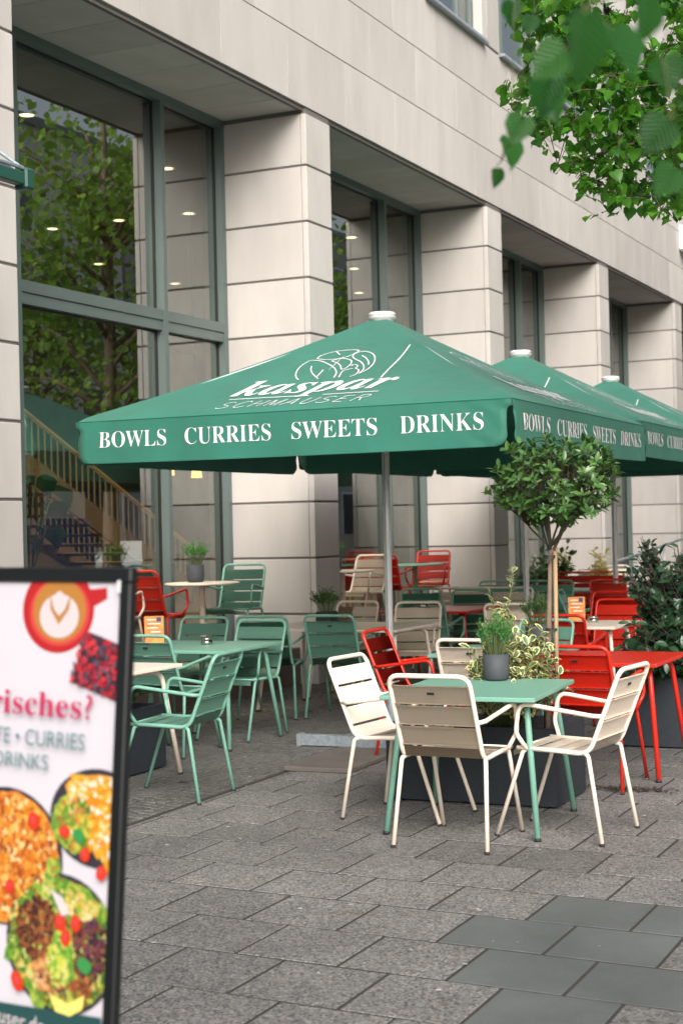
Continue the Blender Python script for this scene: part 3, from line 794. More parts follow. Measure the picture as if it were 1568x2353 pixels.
# ================================================================== PARASOLS
def parasol(cx, cy, label):
    t = thing('parasol', label, 'parasol', (cx, cy, 0), R(1.2), 'square green advertising parasols')
    HX, HY, ZE, ZA, ZV = 1.87, 1.645, 2.445, 3.25, 2.125
    def roof(side, u, v, off=0.):
        """side 0 front(-X) 1 right(-Y) 2 back 3 left; u along the eave (left to right seen from outside), v 0..1 eave to top"""
        hx, hy = (HX, HY) if side % 2 == 0 else (HY, HX)     # hx: distance to the eave, hy: half length of the eave
        k = 1-v*.955
        z = ZE+(ZA-ZE)*v - .035*math.sin(PI*v) - .02*(1-v)*math.exp(-((1-abs(u))*6)**2)*0
        e = max(0, 1-v/.05); z -= .02*e*e
        p = Vector((-hx*k, -u*hy*k, z))
        n = Vector((-(ZA-ZE), 0, hx)).normalized()
        p += n*off
        a = side*PI/2
        return Vector((p.x*math.cos(a)-p.y*math.sin(a), p.x*math.sin(a)+p.y*math.cos(a), p.z))
    def val(side, u, z, off=0.):
        hx, hy = (HX, HY) if side % 2 == 0 else (HY, HX)
        rip = .010*math.sin(u*5+side*2)*(ZE-z)/.33 + .006*math.sin(u*17+side)*((ZE-z)/.33)**2 + .012*((ZE-z)/.33)*math.exp(-((1-abs(u))*7)**2)
        q_ = (1-abs(u))*hy; rip += .0055*math.sin(38*(q_*.8+(ZE-z)))*math.exp(-(q_/.33)**2)*min(1, (ZE-z)/.06)
        p = Vector((-hx-.004-off-rip, -u*hy, z-.008*(1-u*u)*(ZE-z)/.33))
        a = side*PI/2
        return Vector((p.x*math.cos(a)-p.y*math.sin(a), p.x*math.sin(a)+p.y*math.cos(a), p.z))
    panels, vals = [], []
    for side in range(4):
        bm = bmesh.new(); nu, nv = 16, 20
        g = [[bm.verts.new(roof(side, -1+2*i/nu, (j/nv)**1.5)) for i in range(nu+1)] for j in range(nv+1)]
        for j in range(nv):
            for i in range(nu): bm.faces.new((g[j][i], g[j][i+1], g[j+1][i+1], g[j+1][i]))
        o = part('roof_panel', bm, canvas, t, True); panels.append(o)
        # valance with rounded lower corners and open corner slots
        bm = bmesh.new(); nu, nz = 64, 12
        hy = HY if side % 2 == 0 else HX
        def half_w(z):                        # half-width of the cloth at height z
            s = 1-.0/hy
            if z < 2.385: s = 1-.035/hy
            if z < 2.385 and z > 2.345: s = 1-(.035*math.sqrt(max(0, 1-((z-2.345)/.04)**2)))/hy
            if z < ZV+.075: q = (ZV+.075-z)/.075; s -= .075*(1-math.sqrt(max(0, 1-q*q)))/hy
            return s
        zs = [ZE-.012, 2.43, 2.40, 2.384, 2.372, 2.36, 2.345, 2.30, 2.25, ZV+.075, ZV+.055, ZV+.035, ZV+.018, ZV+.006, ZV]
        g = [[bm.verts.new(val(side, (-1+2*i/nu)*half_w(z), z)) for i in range(nu+1)] for z in zs]
        for a, b in zip(g, g[1:]):
            for i in range(nu): bm.faces.new((a[i], a[i+1], b[i+1], b[i]))
        o = part('valance', bm, canvas, t, True); vals.append(o)
        m_ = o.modifiers.new('thick', 'SOLIDIFY'); m_.thickness = .004
        bm = bmesh.new()                      # seam cord under the eave
        tube(bm, [val(side, -1+2*i/24, ZE-.016, .001) for i in range(25)], .0022, 5); part('seam', bm, canvas_in, o)
        # hem piping
        # ribs underneath
        bm = bmesh.new(); tube(bm, [roof(side, -.985, .0, -.03), roof(side, -.6, .93, -.03)], .014, 6); part('rib', bm, alu, t)
        bm = bmesh.new(); tube(bm, [roof(side, 0, .0, -.03), roof(side, 0, .93, -.03)], .012, 6); part('rib', bm, alu, t)
        bm = bmesh.new(); tube(bm, [roof(side, -.99, .45, -.04), (0, 0, 2.42)], .010, 6); part('strut', bm, alu, t)
    # prints
    words = [('BOWLS', -.752, -1.303), ('CURRIES', -1.453, -2.126), ('SWEETS', -2.287, -2.915), ('DRINKS', -3.08, -3.655)]
    for side in (0, 1):
        hy = HY if side == 0 else HX
        for s, ya, yb in words:
            V, F = text_mesh(serif(s)); V = fit_text(V, -(ya+2.2), -(yb+2.2), 2.238, 2.352)
            sc = 1/1.645
            bm = bmesh.new(); vs = [bm.verts.new(val(side, (x*sc), z, .0035)) for x, z in V]
            for f in F:
                try: bm.faces.new([vs[i] for i in f])
                except ValueError: pass
            bmesh.ops.subdivide_edges(bm, edges=[e for e in bm.edges if e.calc_length() > .03], cuts=2, use_grid_fill=True)
            part('lettering', bm, white_p, vals[side])
        k = 1. if side == 0 else .98
        Ls = math.hypot(HX, ZA-ZE) if side == 0 else math.hypot(HY, ZA-ZE)
        L0 = math.hypot(HX, ZA-ZE)
        def onroof(u, v):                     # metres along the eave and up the slope
            vv = v/L0; kk = 1-vv*.955
            return roof(side, (u/ (HY if side == 0 else HY))/kk if side == 0 else (u/HY*1.0)/kk, vv, .006)
        def strip(pts, wd):
            bm = bmesh.new(); P = [Vector(p) for p in pts]; q = [P[0]]
            for i in range(len(P)-1):         # smooth the drawn line
                p0, p1, p2, p3 = P[max(i-1, 0)], P[i], P[i+1], P[min(i+2, len(P)-1)]
                n = 6 if len(P) > 2 else 12
                for s in range(1, n+1):
                    a = s/n
                    q.append(.5*((2*p1)+(p2-p0)*a+(2*p0-5*p1+4*p2-p3)*a*a+(3*p1-p0-3*p2+p3)*a**3))
            rows_ = []
            for i, p in enumerate(q):
                d = (q[min(i+1, len(q)-1)]-q[max(i-1, 0)]); n = Vector((-d.y, d.x)).normalized()*wd/2
                rows_.append((bm.verts.new(onroof(*(p+n))), bm.verts.new(onroof(*(p-n)))))
            for a, b in zip(rows_, rows_[1:]): bm.faces.new((a[0], a[1], b[1], b[0]))
            return bm
        draw = [[(-.151, .709), (-.203, .787), (-.251, .911), (-.270, 1.032), (-.26, 1.125), (-.233, 1.173), (-.149, 1.145), (-.037, 1.044), (.043, .946), (.091, .856), (.116, .783), (.128, .706)],
                [(-.176, 1.037), (-.148, .949), (-.094, .846), (.005, .707)], [(-.038, .92), (-.03, .834), (-.024, .749)],
                [(-.202, 1.21), (-.19, 1.28), (-.113, 1.342), (-.001, 1.361), (.092, 1.336), (.086, 1.274), (.047, 1.205), (-.021, 1.167), (-.099, 1.168), (-.167, 1.188), (-.202, 1.21)],
                [(-.095, 1.345), (-.036, 1.266)],
                [(-.05, 1.129), (.004, 1.166), (.071, 1.147), (.123, 1.093), (.145, 1.018), (.142, .937), (.116, .903), (.076, .986), (.023, 1.062), (-.05, 1.129)],
                [(.169, .705), (.143, .845), (.162, .887), (.203, .909)],
                [(.171, .966), (.173, 1.001), (.204, .987), (.226, .944), (.225, .905), (.262, .867), (.281, .807), (.279, .744), (.253, .709)],
                [(.301, .769), (.335, .864), (.334, .991), (.298, 1.127), (.243, 1.23), (.171, 1.294), (.119, 1.298), (.086, 1.232), (.123, 1.152), (.205, 1.064), (.264, .97), (.3, .871), (.301, .769)],
                [(.166, 1.208), (.228, 1.13), (.28, 1.037), (.301, .974)]]
        lg = bmesh.new()
        o = None
        for dline in draw:
            b2 = strip(dline, .009); me = bpy.data.meshes.new('x'); b2.to_mesh(me); b2.free(); lg.from_mesh(me); bpy.data.meshes.remove(me)
        part('line_drawing', lg, white_p, panels[side])
        part('pen_stroke', strip([(.49, 1.381), (.509, 1.106), (.51, .829), (.52, .632)], .011), white_p, panels[side])
        ul = bmesh.new()
        for dline in ([(-.528, .300), (.044, .288)], [(.209, .288), (.624, .290)]):
            b2 = strip(dline, .012); me = bpy.data.meshes.new('x'); b2.to_mesh(me); b2.free(); ul.from_mesh(me); bpy.data.meshes.remove(me)
        part('underline', ul, white_p, panels[side])
        V, F = text_mesh(serif('kaspar', True), shear=.05)
        V = fit_text(V, -.565, .672, .275, .742)
        bm = bmesh.new(); vs = [bm.verts.new((x, y, 0)) for x, y in V]
        for f in F:
            try: bm.faces.new([vs[i] for i in f])
            except ValueError: pass
        bmesh.ops.subdivide_edges(bm, edges=[e for e in bm.edges if e.calc_length() > .06], cuts=2, use_grid_fill=True)
        for v in bm.verts: v.co = onroof(v.co.x, v.co.y)
        part('lettering', bm, white_p, panels[side])
        # thin sans capitals drawn as strokes
        A = {'S': [[(.9, .88), (.6, 1), (.2, .95), (.08, .72), (.3, .56), (.7, .45), (.92, .26), (.75, .05), (.35, 0), (.05, .12)]], 'C': [[(.95, .82), (.65, 1), (.3, .93), (.06, .6), (.1, .25), (.4, 0), (.75, .04), (.97, .2)]],
             'H': [[(.1, 0), (.1, 1)], [(.9, 0), (.9, 1)], [(.1, .5), (.9, .5)]], 'M': [[(.05, 0), (.05, 1)], [(.05, 1), (.5, .1)], [(.5, .1), (.95, 1)], [(.95, 1), (.95, 0)]],
             'A': [[(0, 0), (.5, 1)], [(.5, 1), (1, 0)], [(.2, .35), (.8, .35)]], 'U': [[(.1, 1), (.1, .35), (.28, .05), (.5, 0), (.72, .05), (.9, .35), (.9, 1)]],
             'E': [[(.15, 0), (.15, 1)], [(.15, 1), (.85, 1)], [(.15, .5), (.75, .5)], [(.15, 0), (.85, 0)]], 'R': [[(.15, 0), (.15, 1)], [(.15, 1), (.6, 1), (.85, .88), (.85, .65), (.6, .52), (.15, .52)], [(.5, .52), (.9, 0)]]}
        sm = bmesh.new()
        for i, ch in enumerate('SCHMAUSER'):
            x0 = -.535+.129*i
            for stt in A[ch]:
                b2 = strip([(x0+.088*px_+.16*(py_-.4)*.35, .085+.135*py_) for px_, py_ in stt], .0065)
                me = bpy.data.meshes.new('x'); b2.to_mesh(me); b2.free(); sm.from_mesh(me); bpy.data.meshes.remove(me)
        part('lettering', sm, white_p, panels[side])
    # corner tapes, cap, pole, base
    bm = bmesh.new(); tube(bm, [(0, 0, .10), (0, 0, 3.22)], .031, 14); pl = part('pole', bm, alu, t, True)
    bm = bmesh.new(); box(bm, -.0325, .0325, -.004, .004, .75, 2.3); part('track', bm, galv, pl)
    bm = bmesh.new(); lathe(bm, [(.0, 3.215), (.085, 3.215), (.09, 3.255), (.105, 3.265), (.112, 3.275), (.110, 3.305), (.095, 3.317), (0, 3.32)], 32); cp = part('cap', bm, white_plastic, t, True)
    bm = bmesh.new()
    for k in range(36):
        a = 2*PI*k/36; m4 = Matrix.Rotation(a, 4, 'Z')
        r_ = bmesh.ops.create_cube(bm, size=1, matrix=m4 @ Matrix.Translation((.1105, 0, 3.291)) @ Matrix.Diagonal((.004, .006, .018, 1)))
    part('vent_slots', bm, badge_m, cp)
    bm = bmesh.new(); lathe(bm, [(.055, .06), (.055, .42), (.048, .44), (.033, .44)], 20); part('socket', bm, galv, t, True)
    for nm, b_ in (('base_beam', (-.92, -.84, -.42, .36)), ('base_beam', (.6, .68, -.42, .36)), ('base_beam', (-.84, .6, -.04, .04))):
        bm = bmesh.new(); box(bm, b_[0], b_[1], b_[2], b_[3], .005, .085, .004); o = part(nm, bm, galv, t)
        if b_[0] == -.92:
            bm = bmesh.new(); box(bm, b_[0]-.004, b_[1]+.004, b_[3], b_[3]+.035, .001, .090, .003); part('end_cap', bm, zinc, o)
    bm = bmesh.new(); lathe(bm, [(.06, 2.40), (.075, 2.40), (.075, 2.46), (.06, 2.46)], 16); part('hub', bm, alu, t)
    return t
P1 = parasol(-3.13, -2.17, 'nearest green parasol with white lettering, over the middle of the terrace')
for x, y, lb in ((.65, -2.05, 'second green parasol in the row, behind the nearest one'), (4.43, -1.95, 'third green parasol, farthest in the row at right')):
    p = copy_tree(P1); p.location = (x, y, .05 if x < 2 else .08); p['label'] = lb
bm = bmesh.new(); box(bm, -.46, .46, -.24, .24, .002, .034, .004); o = part('ground_plate', bm, plate_m, None, loc=(-4.68, -2.48, 0), rot=(0, 0, R(1)))
tag(o, 'flat grey plate lying on the paving in front of the parasol base', 'plate')

# ================================================================== PLANTERS AND PLANTS
def planter(x0, x1, y0, y1, h, label, name='planter'):
    t = thing(name, label, 'planter', ((x0+x1)/2, (y0+y1)/2, 0))
    a, b = (x1-x0)/2, (y1-y0)/2
    bm = bmesh.new()
    for q in ((-a, -a+.03, -b, b), (a-.03, a, -b, b), (-a+.03, a-.03, -b, -b+.03), (-a+.03, a-.03, b-.03, b)): box(bm, q[0], q[1], q[2], q[3], .012, h)
    bmesh.ops.remove_doubles(bm, verts=bm.verts, dist=.0005)
    part('wall', bm, planter_m, t)
    bm = bmesh.new(); box(bm, -a+.03, a-.03, -b+.03, b-.03, .03, h-.06); 
    bmesh.ops.subdivide_edges(bm, edges=bm.edges[:], cuts=10, use_grid_fill=True)
    for v in bm.verts:
        if v.co.z > h-.07: v.co.z += rnd.gauss(0, .008)
    part('soil', bm, soil, t)
    return t
planter(-5.92, -5.33, -4.388, -3.341, .455, 'long anthracite planter under the slender tree in the foreground')
planter(-3.45, -2.85, -5.25, -4.10, .50, 'anthracite planter of the dark bush at the right edge')
planter(-6.10, -5.22, -1.375, -.85, .44, 'anthracite planter half hidden behind the sign at left')

# slender tree with round head
t = thing('bay_tree', 'slender standard tree with a round head of dark glossy leaves', 'tree', (-5.60, -4.24, .40))
o0 = t.location.copy()
fork = Vector((-5.565, -4.28, 1.47))-o0
tr = bmesh.new(); tube(tr, [(0, 0, -.02), (.005, -.01, .35), (.02, -.025, .7), fork], .021, 10, True, .014); part('trunk', tr, bark, t, True)
CC = Vector((-5.55, -4.31, 1.845)); 
br = bmesh.new(); tips = []
limbs = []
for k in range(13):
    a = 2*PI*k/13*1.618*2 + rnd.uniform(-.2, .2); el = rnd.uniform(.25, 1.2)
    d = Vector((math.cos(a)*math.cos(el), math.sin(a)*math.cos(el), math.sin(el)))
    start = fork + Vector((0, 0, rnd.uniform(-.05, .03)))
    end = (CC-o0)+Vector((d.x*.27, d.y*.27, -.10+d.z*.24))
    mid = start*.55+end*.45 + Vector((d.x*.03, d.y*.03, -.02))
    pts = fillet([start, mid, end], .25, 4); tube(br, pts, .0065, 6, True, .004); limbs.append(pts)
for k in range(320):
    d = rdir(); d.z = d.z*.9+.12
    rr = rnd.uniform(.3, 1.0)**.55
    p = (CC-o0)+Vector((d.x*.395*rr, d.y*.395*rr, d.z*.315*rr))
    if p.z < (CC-o0).z-.25: continue
    if rnd.random() < .06: p += d*.06
    L_ = min(limbs, key=lambda l: (l[-1]-p).length); s = L_[rnd.randrange(len(L_)//2, len(L_))]
    tube(br, fillet([s, s*.4+p*.6+Vector((0, 0, .012)), p], .1, 3),   .0024, 5, True, .0014)
    tips.append((p, (p-s).normalized()))
part('branches', br, mat('twig_bark', (.06, .05, .03), .8), t, True)
mts = []
for p, d in tips:
    n = rnd.randint(6, 9); base = rnd.uniform(0, 6.28)
    up = (d+Vector((0, 0, .5))).normalized(); x = up.orthogonal().normalized(); yv = up.cross(x)
    for k in range(n):
        a = base+2.4*k; sp = rnd.uniform(.45, 1.25)
        dd = up*math.cos(sp)+(x*math.cos(a)+yv*math.sin(a))*math.sin(sp)
        mts.append(orient(o0+p-d*rnd.uniform(0, .045), dd, up, rnd.uniform(.65, 1.15), rnd.uniform(-.4, .4)))
scatter(t, 'leaf', leaf_geo(.066, .025, .3, .22), [bay_l], mts, 290)
st_ = thing('support_stake', 'bamboo stake tied to the slender tree trunk', 'stake', (-5.592, -4.302, .38))
bm = bmesh.new(); tube(bm, [(0, 0, 0), (.003, -.01, 1.08)], .0135, 8); part('cane', bm, bamboo, st_, True)
for z in (.62, .36, 1.05):
    bm = bmesh.new(); lathe(bm, [(.030, -.007), (.036, -.007), (.036, .007), (.030, .007)], 14, (-.006, .02, z)); part('tie', bm, tie_m, st_)

def shrub(name, label, base, blobs, nst, nleaf, geo, mats, nparts, stem_m, seed, whorl=5, sc=(.7, 1.2), upb=.4):
    r = random.Random(seed)
    t = thing(name, label, 'shrub', base); o0 = Vector(base)
    stm = bmesh.new(); mts = []
    tot = sum(b[3]*b[4] for b in blobs)
    for (cx, cy, cz, rx, rz) in blobs:
        for k in range(max(3, int(nst*rx*rz/tot))):
            d = rdir(r); q = r.uniform(.5, 1)**.5
            p = Vector((cx+d.x*rx*q, cy+d.y*rx*q, cz+d.z*rz*q))
            if p.z < o0.z+.01: p.z = o0.z+.02
            b0 = o0+Vector((r.uniform(-.08, .08), r.uniform(-.12, .12), 0))
            mid = b0*.4+p*.6+Vector((0, 0, .04))
            path = fillet([b0-o0, mid-o0, p-o0], .15, 4); tube(stm, path, .004, 5, True, .002)
            n = int(nleaf)
            for j in range(n):
                s = r.random()**.7; i = s*(len(path)-1)*.5+(len(path)-1)*.5; i0 = min(int(i), len(path)-2)
                pp = path[i0].lerp(path[i0+1], i-i0)+o0
                ax = (path[i0+1]-path[i0]).normalized(); x = ax.orthogonal().normalized(); yv = ax.cross(x)
                a = r.uniform(0, 6.28); dd = ax*r.uniform(.1, .9)+x*math.cos(a)+yv*math.sin(a)+Vector((0, 0, upb))
                mts.append(orient(pp, dd, (ax+Vector((0, 0, .8))).normalized(), r.uniform(*sc), r.uniform(-.6, .6)))
    part('stems', stm, stem_m, t, True)
    scatter(t, 'leaf', geo, mats, mts, nparts)
    return t
stem_g = mat('green_stem', (.10, .14, .05), .7)
vs = [at(1165, 1520, 9.0), at(1225, 1530, 9.05), at(1110, 1520, 8.95), at(1180, 1590, 8.9), at(1260, 1570, 9.0), at(1150, 1440, 9.1), at(1225, 1460, 9.1)]
shrub('variegated_shrub', 'yellow and green variegated shrub in the foreground planter', (-5.75, -4.02, .40),
      [(vs[0].x, vs[0].y, vs[0].z, .18, .18), (vs[1].x, vs[1].y, vs[1].z, .15, .17), (vs[2].x, vs[2].y, vs[2].z, .13, .13), (vs[3].x, vs[3].y, vs[3].z, .22, .12), (vs[4].x, vs[4].y, vs[4].z, .11, .11), (vs[5].x, vs[5].y, vs[5].z, .09, .14), (vs[6].x, vs[6].y, vs[6].z, .08, .10)],
      300, 8, vari_geo(.062, .036), [vari_g, vari_c], 260, stem_g, 5)
tl = thing('tall_shoot', 'tall leaning shoot of the variegated shrub rising above the others', 'plant', (-5.83, -4.06, .40)); o0 = Vector(tl.location)
sp_ = [Vector((0, 0, 0)), at(1150, 1450, 9.05)-o0, at(1168, 1380, 9.05)-o0, at(1178, 1330, 9.05)-o0, at(1172, 1305, 9.05)-o0]
sp2 = [at(1155, 1440, 9.05)-o0, at(1135, 1400, 9.05)-o0, at(1120, 1352, 9.05)-o0]
bm = bmesh.new(); tube(bm, fillet(sp_, .1, 3), .004, 5, True, .002); tube(bm, sp2, .003, 5, True, .0015); part('stems', bm, stem_g, tl)
mts = []
for path in (sp_[1:], sp2):
    for a, b in zip(path, path[1:]):
        for k in range(5):
            p = a.lerp(b, k/5)+o0; ang = rnd.uniform(0, 6.28); ax = (b-a).normalized()
            dd = ax*.6+RT*math.cos(ang)+FW*math.sin(ang)*.5+UP*.2
            mts.append(orient(p, dd, UP, rnd.uniform(.6, 1.1), rnd.uniform(-.6, .6)))
scatter(tl, 'leaf', vari_geo(.058, .03), [vari_g, vari_c], mts, 60)
bb = [at(1500, 1470, 10.9), at(1450, 1510, 10.8), at(1500, 1340, 10.9), at(1545, 1420, 11), at(1480, 1270, 10.9), at(1555, 1300, 11), at(1590, 1480, 11)]
shrub('dark_bush', 'big dark evergreen bush in the planter at the right edge', (-3.15, -4.62, .44),
      [(bb[0].x, bb[0].y, bb[0].z, .26, .22), (bb[1].x, bb[1].y, bb[1].z, .13, .12), (bb[2].x, bb[2].y, bb[2].z, .20, .2), (bb[3].x, bb[3].y, bb[3].z, .22, .25), (bb[4].x, bb[4].y, bb[4].z, .09, .14), (bb[5].x, bb[5].y, bb[5].z, .12, .16), (bb[6].x, bb[6].y, bb[6].z, .2, .25)],
      680, 8, leaf_geo(.085, .040, .3, .25), [bush_l], 290, mat('bush_stem', (.04, .03, .025), .8), 8)
shrub('laurel_shrub', 'small leafy laurel in the planter beside the sign', (-5.60, -1.12, .40), [(-5.55, -1.2, .60, .26, .14), (-5.75, -1.15, .75, .16, .2)], 60, 7, leaf_geo(.08, .03, .3, .25), [bay_l], 120, stem_g, 9)
shrub('terrace_plant', 'leafy green plant behind the second parasol pole', (7.2, -.3, .35), [(7.2, -.3, 1.0, .35, .35), (6.7, -.1, .8, .25, .3)], 70, 8, leaf_geo(.13, .055, .3, .25), [bay_l], 60, stem_g, 10)
shrub('yellow_plant', 'pale yellow-green plant behind the red bench', (7.9, -.75, .35), [(7.9, -.75, 1.0, .16, .32), (7.9, -1.05, .8, .2, .15)], 40, 9, leaf_geo(.12, .05, .3, .25), [vari_c], 40, stem_g, 11)
shrub('pale_plant', 'pale plant just left of the tree trunk in the background', (8.0, -.12, .35), [(8.0, -.12, 1.0, .14, .35)], 26, 9, leaf_geo(.11, .05, .3, .25), [vari_c], 30, stem_g, 12)
bm = bmesh.new()
t = thing('plant_trough', 'dark trough carrying the plants at the back of the terrace', 'planter', (7.6, -.55, 0)); box(bm, -.9, .7, -.75, .65, .0, .42, .01); part('trough_body', bm, planter_m, t)

# herb pots
def herb(loc, label, kind='round', geo=None, m=herb_l, h=.17, seed=1, n=26, rad=.085, pr=.075, ph=.15):
    r = random.Random(seed)
    t = thing('herb_pot', label, 'potted plant', loc, 0, 'potted herbs on the tables')
    if kind == 'round':
        bm = bmesh.new(); lathe(bm, [(0, .0), (pr*.78, .0), (pr*.95, .018), (pr, .05), (pr, ph), (pr-.008, ph), (pr-.010, ph-.02), (0, ph-.02)], 32); part('pot', bm, pot_m, t, True)
    else:
        bm = bmesh.new(); box(bm, -pr, pr, -pr, pr, 0, ph, .006); part('pot', bm, planter_m, t)
    bm = bmesh.new(); lathe(bm, [(0, ph-.012), (pr*.9, ph-.016)], 18); part('soil', bm, soil, t)
    stm = bmesh.new(); mts = []; o0 = Vector(loc)
    for k in range(n):
        a = r.uniform(0, 6.28); q = math.sqrt(r.random()); tip = Vector((math.cos(a)*rad*q*1.25, math.sin(a)*rad*q*1.25, ph+h*(1-.35*q*q)*r.uniform(.75, 1.1)))
        b0 = Vector((math.cos(a)*pr*.6*q, math.sin(a)*pr*.6*q, ph-.02)); path = fillet([b0, b0*.4+tip*.6+Vector((0, 0, .02)), tip], .1, 3)
        tube(stm, path, .0016, 4, True, .001)
        for j in range(16):
            s = r.uniform(.15, 1); i = s*(len(path)-1); i0 = min(int(i), len(path)-2); p = path[i0].lerp(path[i0+1], i-i0)+o0
            d = rdir(r)*.8+Vector((0, 0, .7)); mts.append(orient(p, d, Vector((0, 0, 1)), r.uniform(.6, 1.2), r.uniform(-1, 1)))
    part('stems', stm, stem_g, t); scatter(t, 'sprig', geo or leaf_geo(.028, .006, .2, .2), [m], mts, 0)
    return t
herb((-6.045, -4.09, .741), 'feathery bright green herb in a round grey pot on the front green table', seed=2, n=95, h=.235, rad=.10)
herb((-4.16, -3.74, .741), 'olive green herb in a grey pot behind the tree stake', seed=3, m=herb2_l, n=75, h=.22, rad=.11, pr=.095, ph=.19)
herb((-1.42, .60, 1.121), 'grassy green herb in a round grey pot on the round cream table', seed=4, m=herb_l, n=75, h=.25, rad=.12, pr=.085, ph=.17)
herb((-2.05, -1.10, .741), 'dark shaggy herb in a square black pot on the shaded cream table', 'square', seed=5, m=herb2_l, n=60, h=.22, rad=.13, pr=.075, ph=.14, geo=leaf_geo(.03, .012, .2, .2))
herb((1.52, .50, 1.121), 'green herb in a grey pot on the round table behind the first pier', seed=6, n=30, h=.2, rad=.1)
def ashtray(loc, label):
    t = thing('ashtray', label, 'ashtray', loc, 0, 'steel ashtrays'); bm = bmesh.new()
    lathe(bm, [(0, .002), (.042, .002), (.042, .034), (.046, .036), (.046, .0), (.0, .0)], 24); part('bowl', bm, steel, t, True)
    bm = bmesh.new(); lathe(bm, [(.040, .038), (.047, .038), (.047, .05), (.040, .05), (.040, .038)], 24); part('lid_ring', bm, steel, t, True)
ashtray((-3.95, -.98, .741), 'steel ashtray on the green table left')
ashtray((-1.20, -3.27, .741), 'steel ashtray beside the orange menu card')
ashtray((.95, -.80, .741), 'steel ashtray on the dark red table')
orange = food_mat('menu_print', [(.50, .12, .015), (.55, .16, .02), (.60, .27, .06), (.52, .13, .02), (.55, .48, .35)], 26)
def menu(loc, rz, label):
    t = thing('menu_card', label, 'menu card', loc, rz, 'orange menu cards')
    bm = bmesh.new(); box(bm, -.075, .075, -.002, .002, .012, .222); cd_ = part('card', bm, orange, t)
    bm = bmesh.new(); box(bm, .02, .055, -.0032, -.0024, .178, .212); part('badge_print', bm, mat('navy_print', (.02, .05, .12), .5), cd_)
    bm = bmesh.new()
    for k, (a, b) in enumerate(((-.055, .015), (-.05, .05), (-.055, .03), (-.03, .05), (-.04, .02))): box(bm, a, b, -.0032, -.0024, .19-.032*k, .197-.032*k)
    part('print_lines', bm, white_p, cd_)
    bm = bmesh.new(); box(bm, -.085, .085, -.03, .03, 0, .012, .003); part('stand', bm, steel, t)
menu((-4.02, -.55, .741), R(-60), 'orange menu card standing beside the sign on the green table')
menu((-1.22, -3.13, .741), R(-62), 'orange menu card standing on the cream table at right')

# ================================================================== AWNING OF THE NEIGHBOUR, SIGN BOARD
awn_m = mat('awning_green', (.016, .07, .055), .4, .5)
t = thing('awning', 'neighbouring awning with a green front bar and clear sloping sheet at the upper left', 'awning', (-8.0, -2.35, 3.43))
bm = bmesh.new(); box(bm, -3.2, -.05, -.03, .03, -.045, .020, .006); part('front_bar', bm, awn_m, t)
bm = bmesh.new(); box(bm, -.05, .02, -.04, .04, -.062, .045, .010); part('end_cap', bm, awn_m, t)
bm = bmesh.new(); v0 = [(-3.2, .02, .035), (-.06, .02, .035), (-.06, 2.0, 1.45), (-3.2, 2.0, 1.45)]; vs_ = [bm.verts.new(p) for p in v0]; f = bm.faces.new(vs_); bmesh.ops.solidify(bm, geom=[f], thickness=.008); part('sheet', bm, mat('grey_sheet', (.12, .14, .16), .25, .5), t)
bm = bmesh.new(); tube(bm, [(-.05, .0, .05), (-.05, 2.0, 1.465)], .010, 6); tube(bm, [(-3.2, -.02, .04), (-.05, -.02, .04)], .010, 6); part('rail', bm, galv, t)

P0 = Vector((-11.871, -5.431, 1.576)); hd = Vector((-.2251, -.9743, 0)).normalized(); nd = Vector((-.9743, .2251, 0)).normalized()
dn = -Vector((0, 0, 1))*math.cos(R(5))+nd*math.sin(R(5)); nf = hd.cross(dn)
if nf.dot(CAM-P0) < 0: nf = -nf
sg = bpy.data.objects.new('pavement_sign', None); COL.objects.link(sg)
m4 = Matrix((hd, -dn, nf)).transposed().to_4x4(); m4.translation = P0; sg.matrix_world = m4      # local x right, y up, z towards the viewer
tag(sg, 'black framed advertising board with coffee and food bowls in the left foreground', 'sign')
blackf = mat('black_frame', (.004, .006, .007), .38, .5)
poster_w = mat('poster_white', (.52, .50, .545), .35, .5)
SW, SH = .70, 1.0
for nm, q in (('frame_bar', (-SW, 0, -.030, 0)), ('frame_bar', (-SW, 0, -SH, -SH+.03)), ('frame_bar', (-.030, 0, -SH+.03, -.030)), ('frame_bar', (-SW, -SW+.03, -SH+.03, -.030))):
    bm = bmesh.new(); box(bm, q[0], q[1], q[2], q[3], -.014, .008, .003); part(nm, bm, blackf, sg)
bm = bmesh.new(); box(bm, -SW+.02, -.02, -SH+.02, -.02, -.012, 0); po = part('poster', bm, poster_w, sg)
for x in (-.02, -SW+.02):
    bm = bmesh.new(); tube(bm, [(x, -SH+.02, -.02), (x, -1.575, -.045)], .013, 8); part('leg', bm, blackf, sg)
bm = bmesh.new(); box(bm, -.034, -.026, -.05, -.026, .0081, .0095); part('corner_clip', bm, alu, sg, rot=None)
LAY = [.0008]
def flat(name, pts_, m, dz=None):
    LAY[0] += .00012 if dz is None else 0
    z = LAY[0] if dz is None else dz
    bm = bmesh.new(); vs_ = [bm.verts.new((x, -y, z)) for x, y in pts_]; bm.faces.new(vs_); return part(name, bm, m, po)
def ell(cx, cy, rx, ry, n=40, rot=0., wob=0., seed=0):
    r = random.Random(seed)
    return [(cx+(rx*math.cos(a)*math.cos(rot)-ry*math.sin(a)*math.sin(rot))*(1+r.uniform(-wob, wob)), cy+(rx*math.cos(a)*math.sin(rot)+ry*math.sin(a)*math.cos(rot))*(1+r.uniform(-wob, wob))) for a in [2*PI*k/n for k in range(n)]]
pm = lambda n, c: mat('print_'+n, c, .45)
pr_red, pr_red2, pr_dk = pm('red', (.36, .012, .014)), pm('light_red', (.50, .045, .04)), pm('dark_red', (.22, .012, .02))
pr_cof, pr_milk, pr_bowl = pm('coffee', (.36, .155, .03)), pm('milk', (.52, .46, .47)), pm('bowl', (.03, .025, .035))
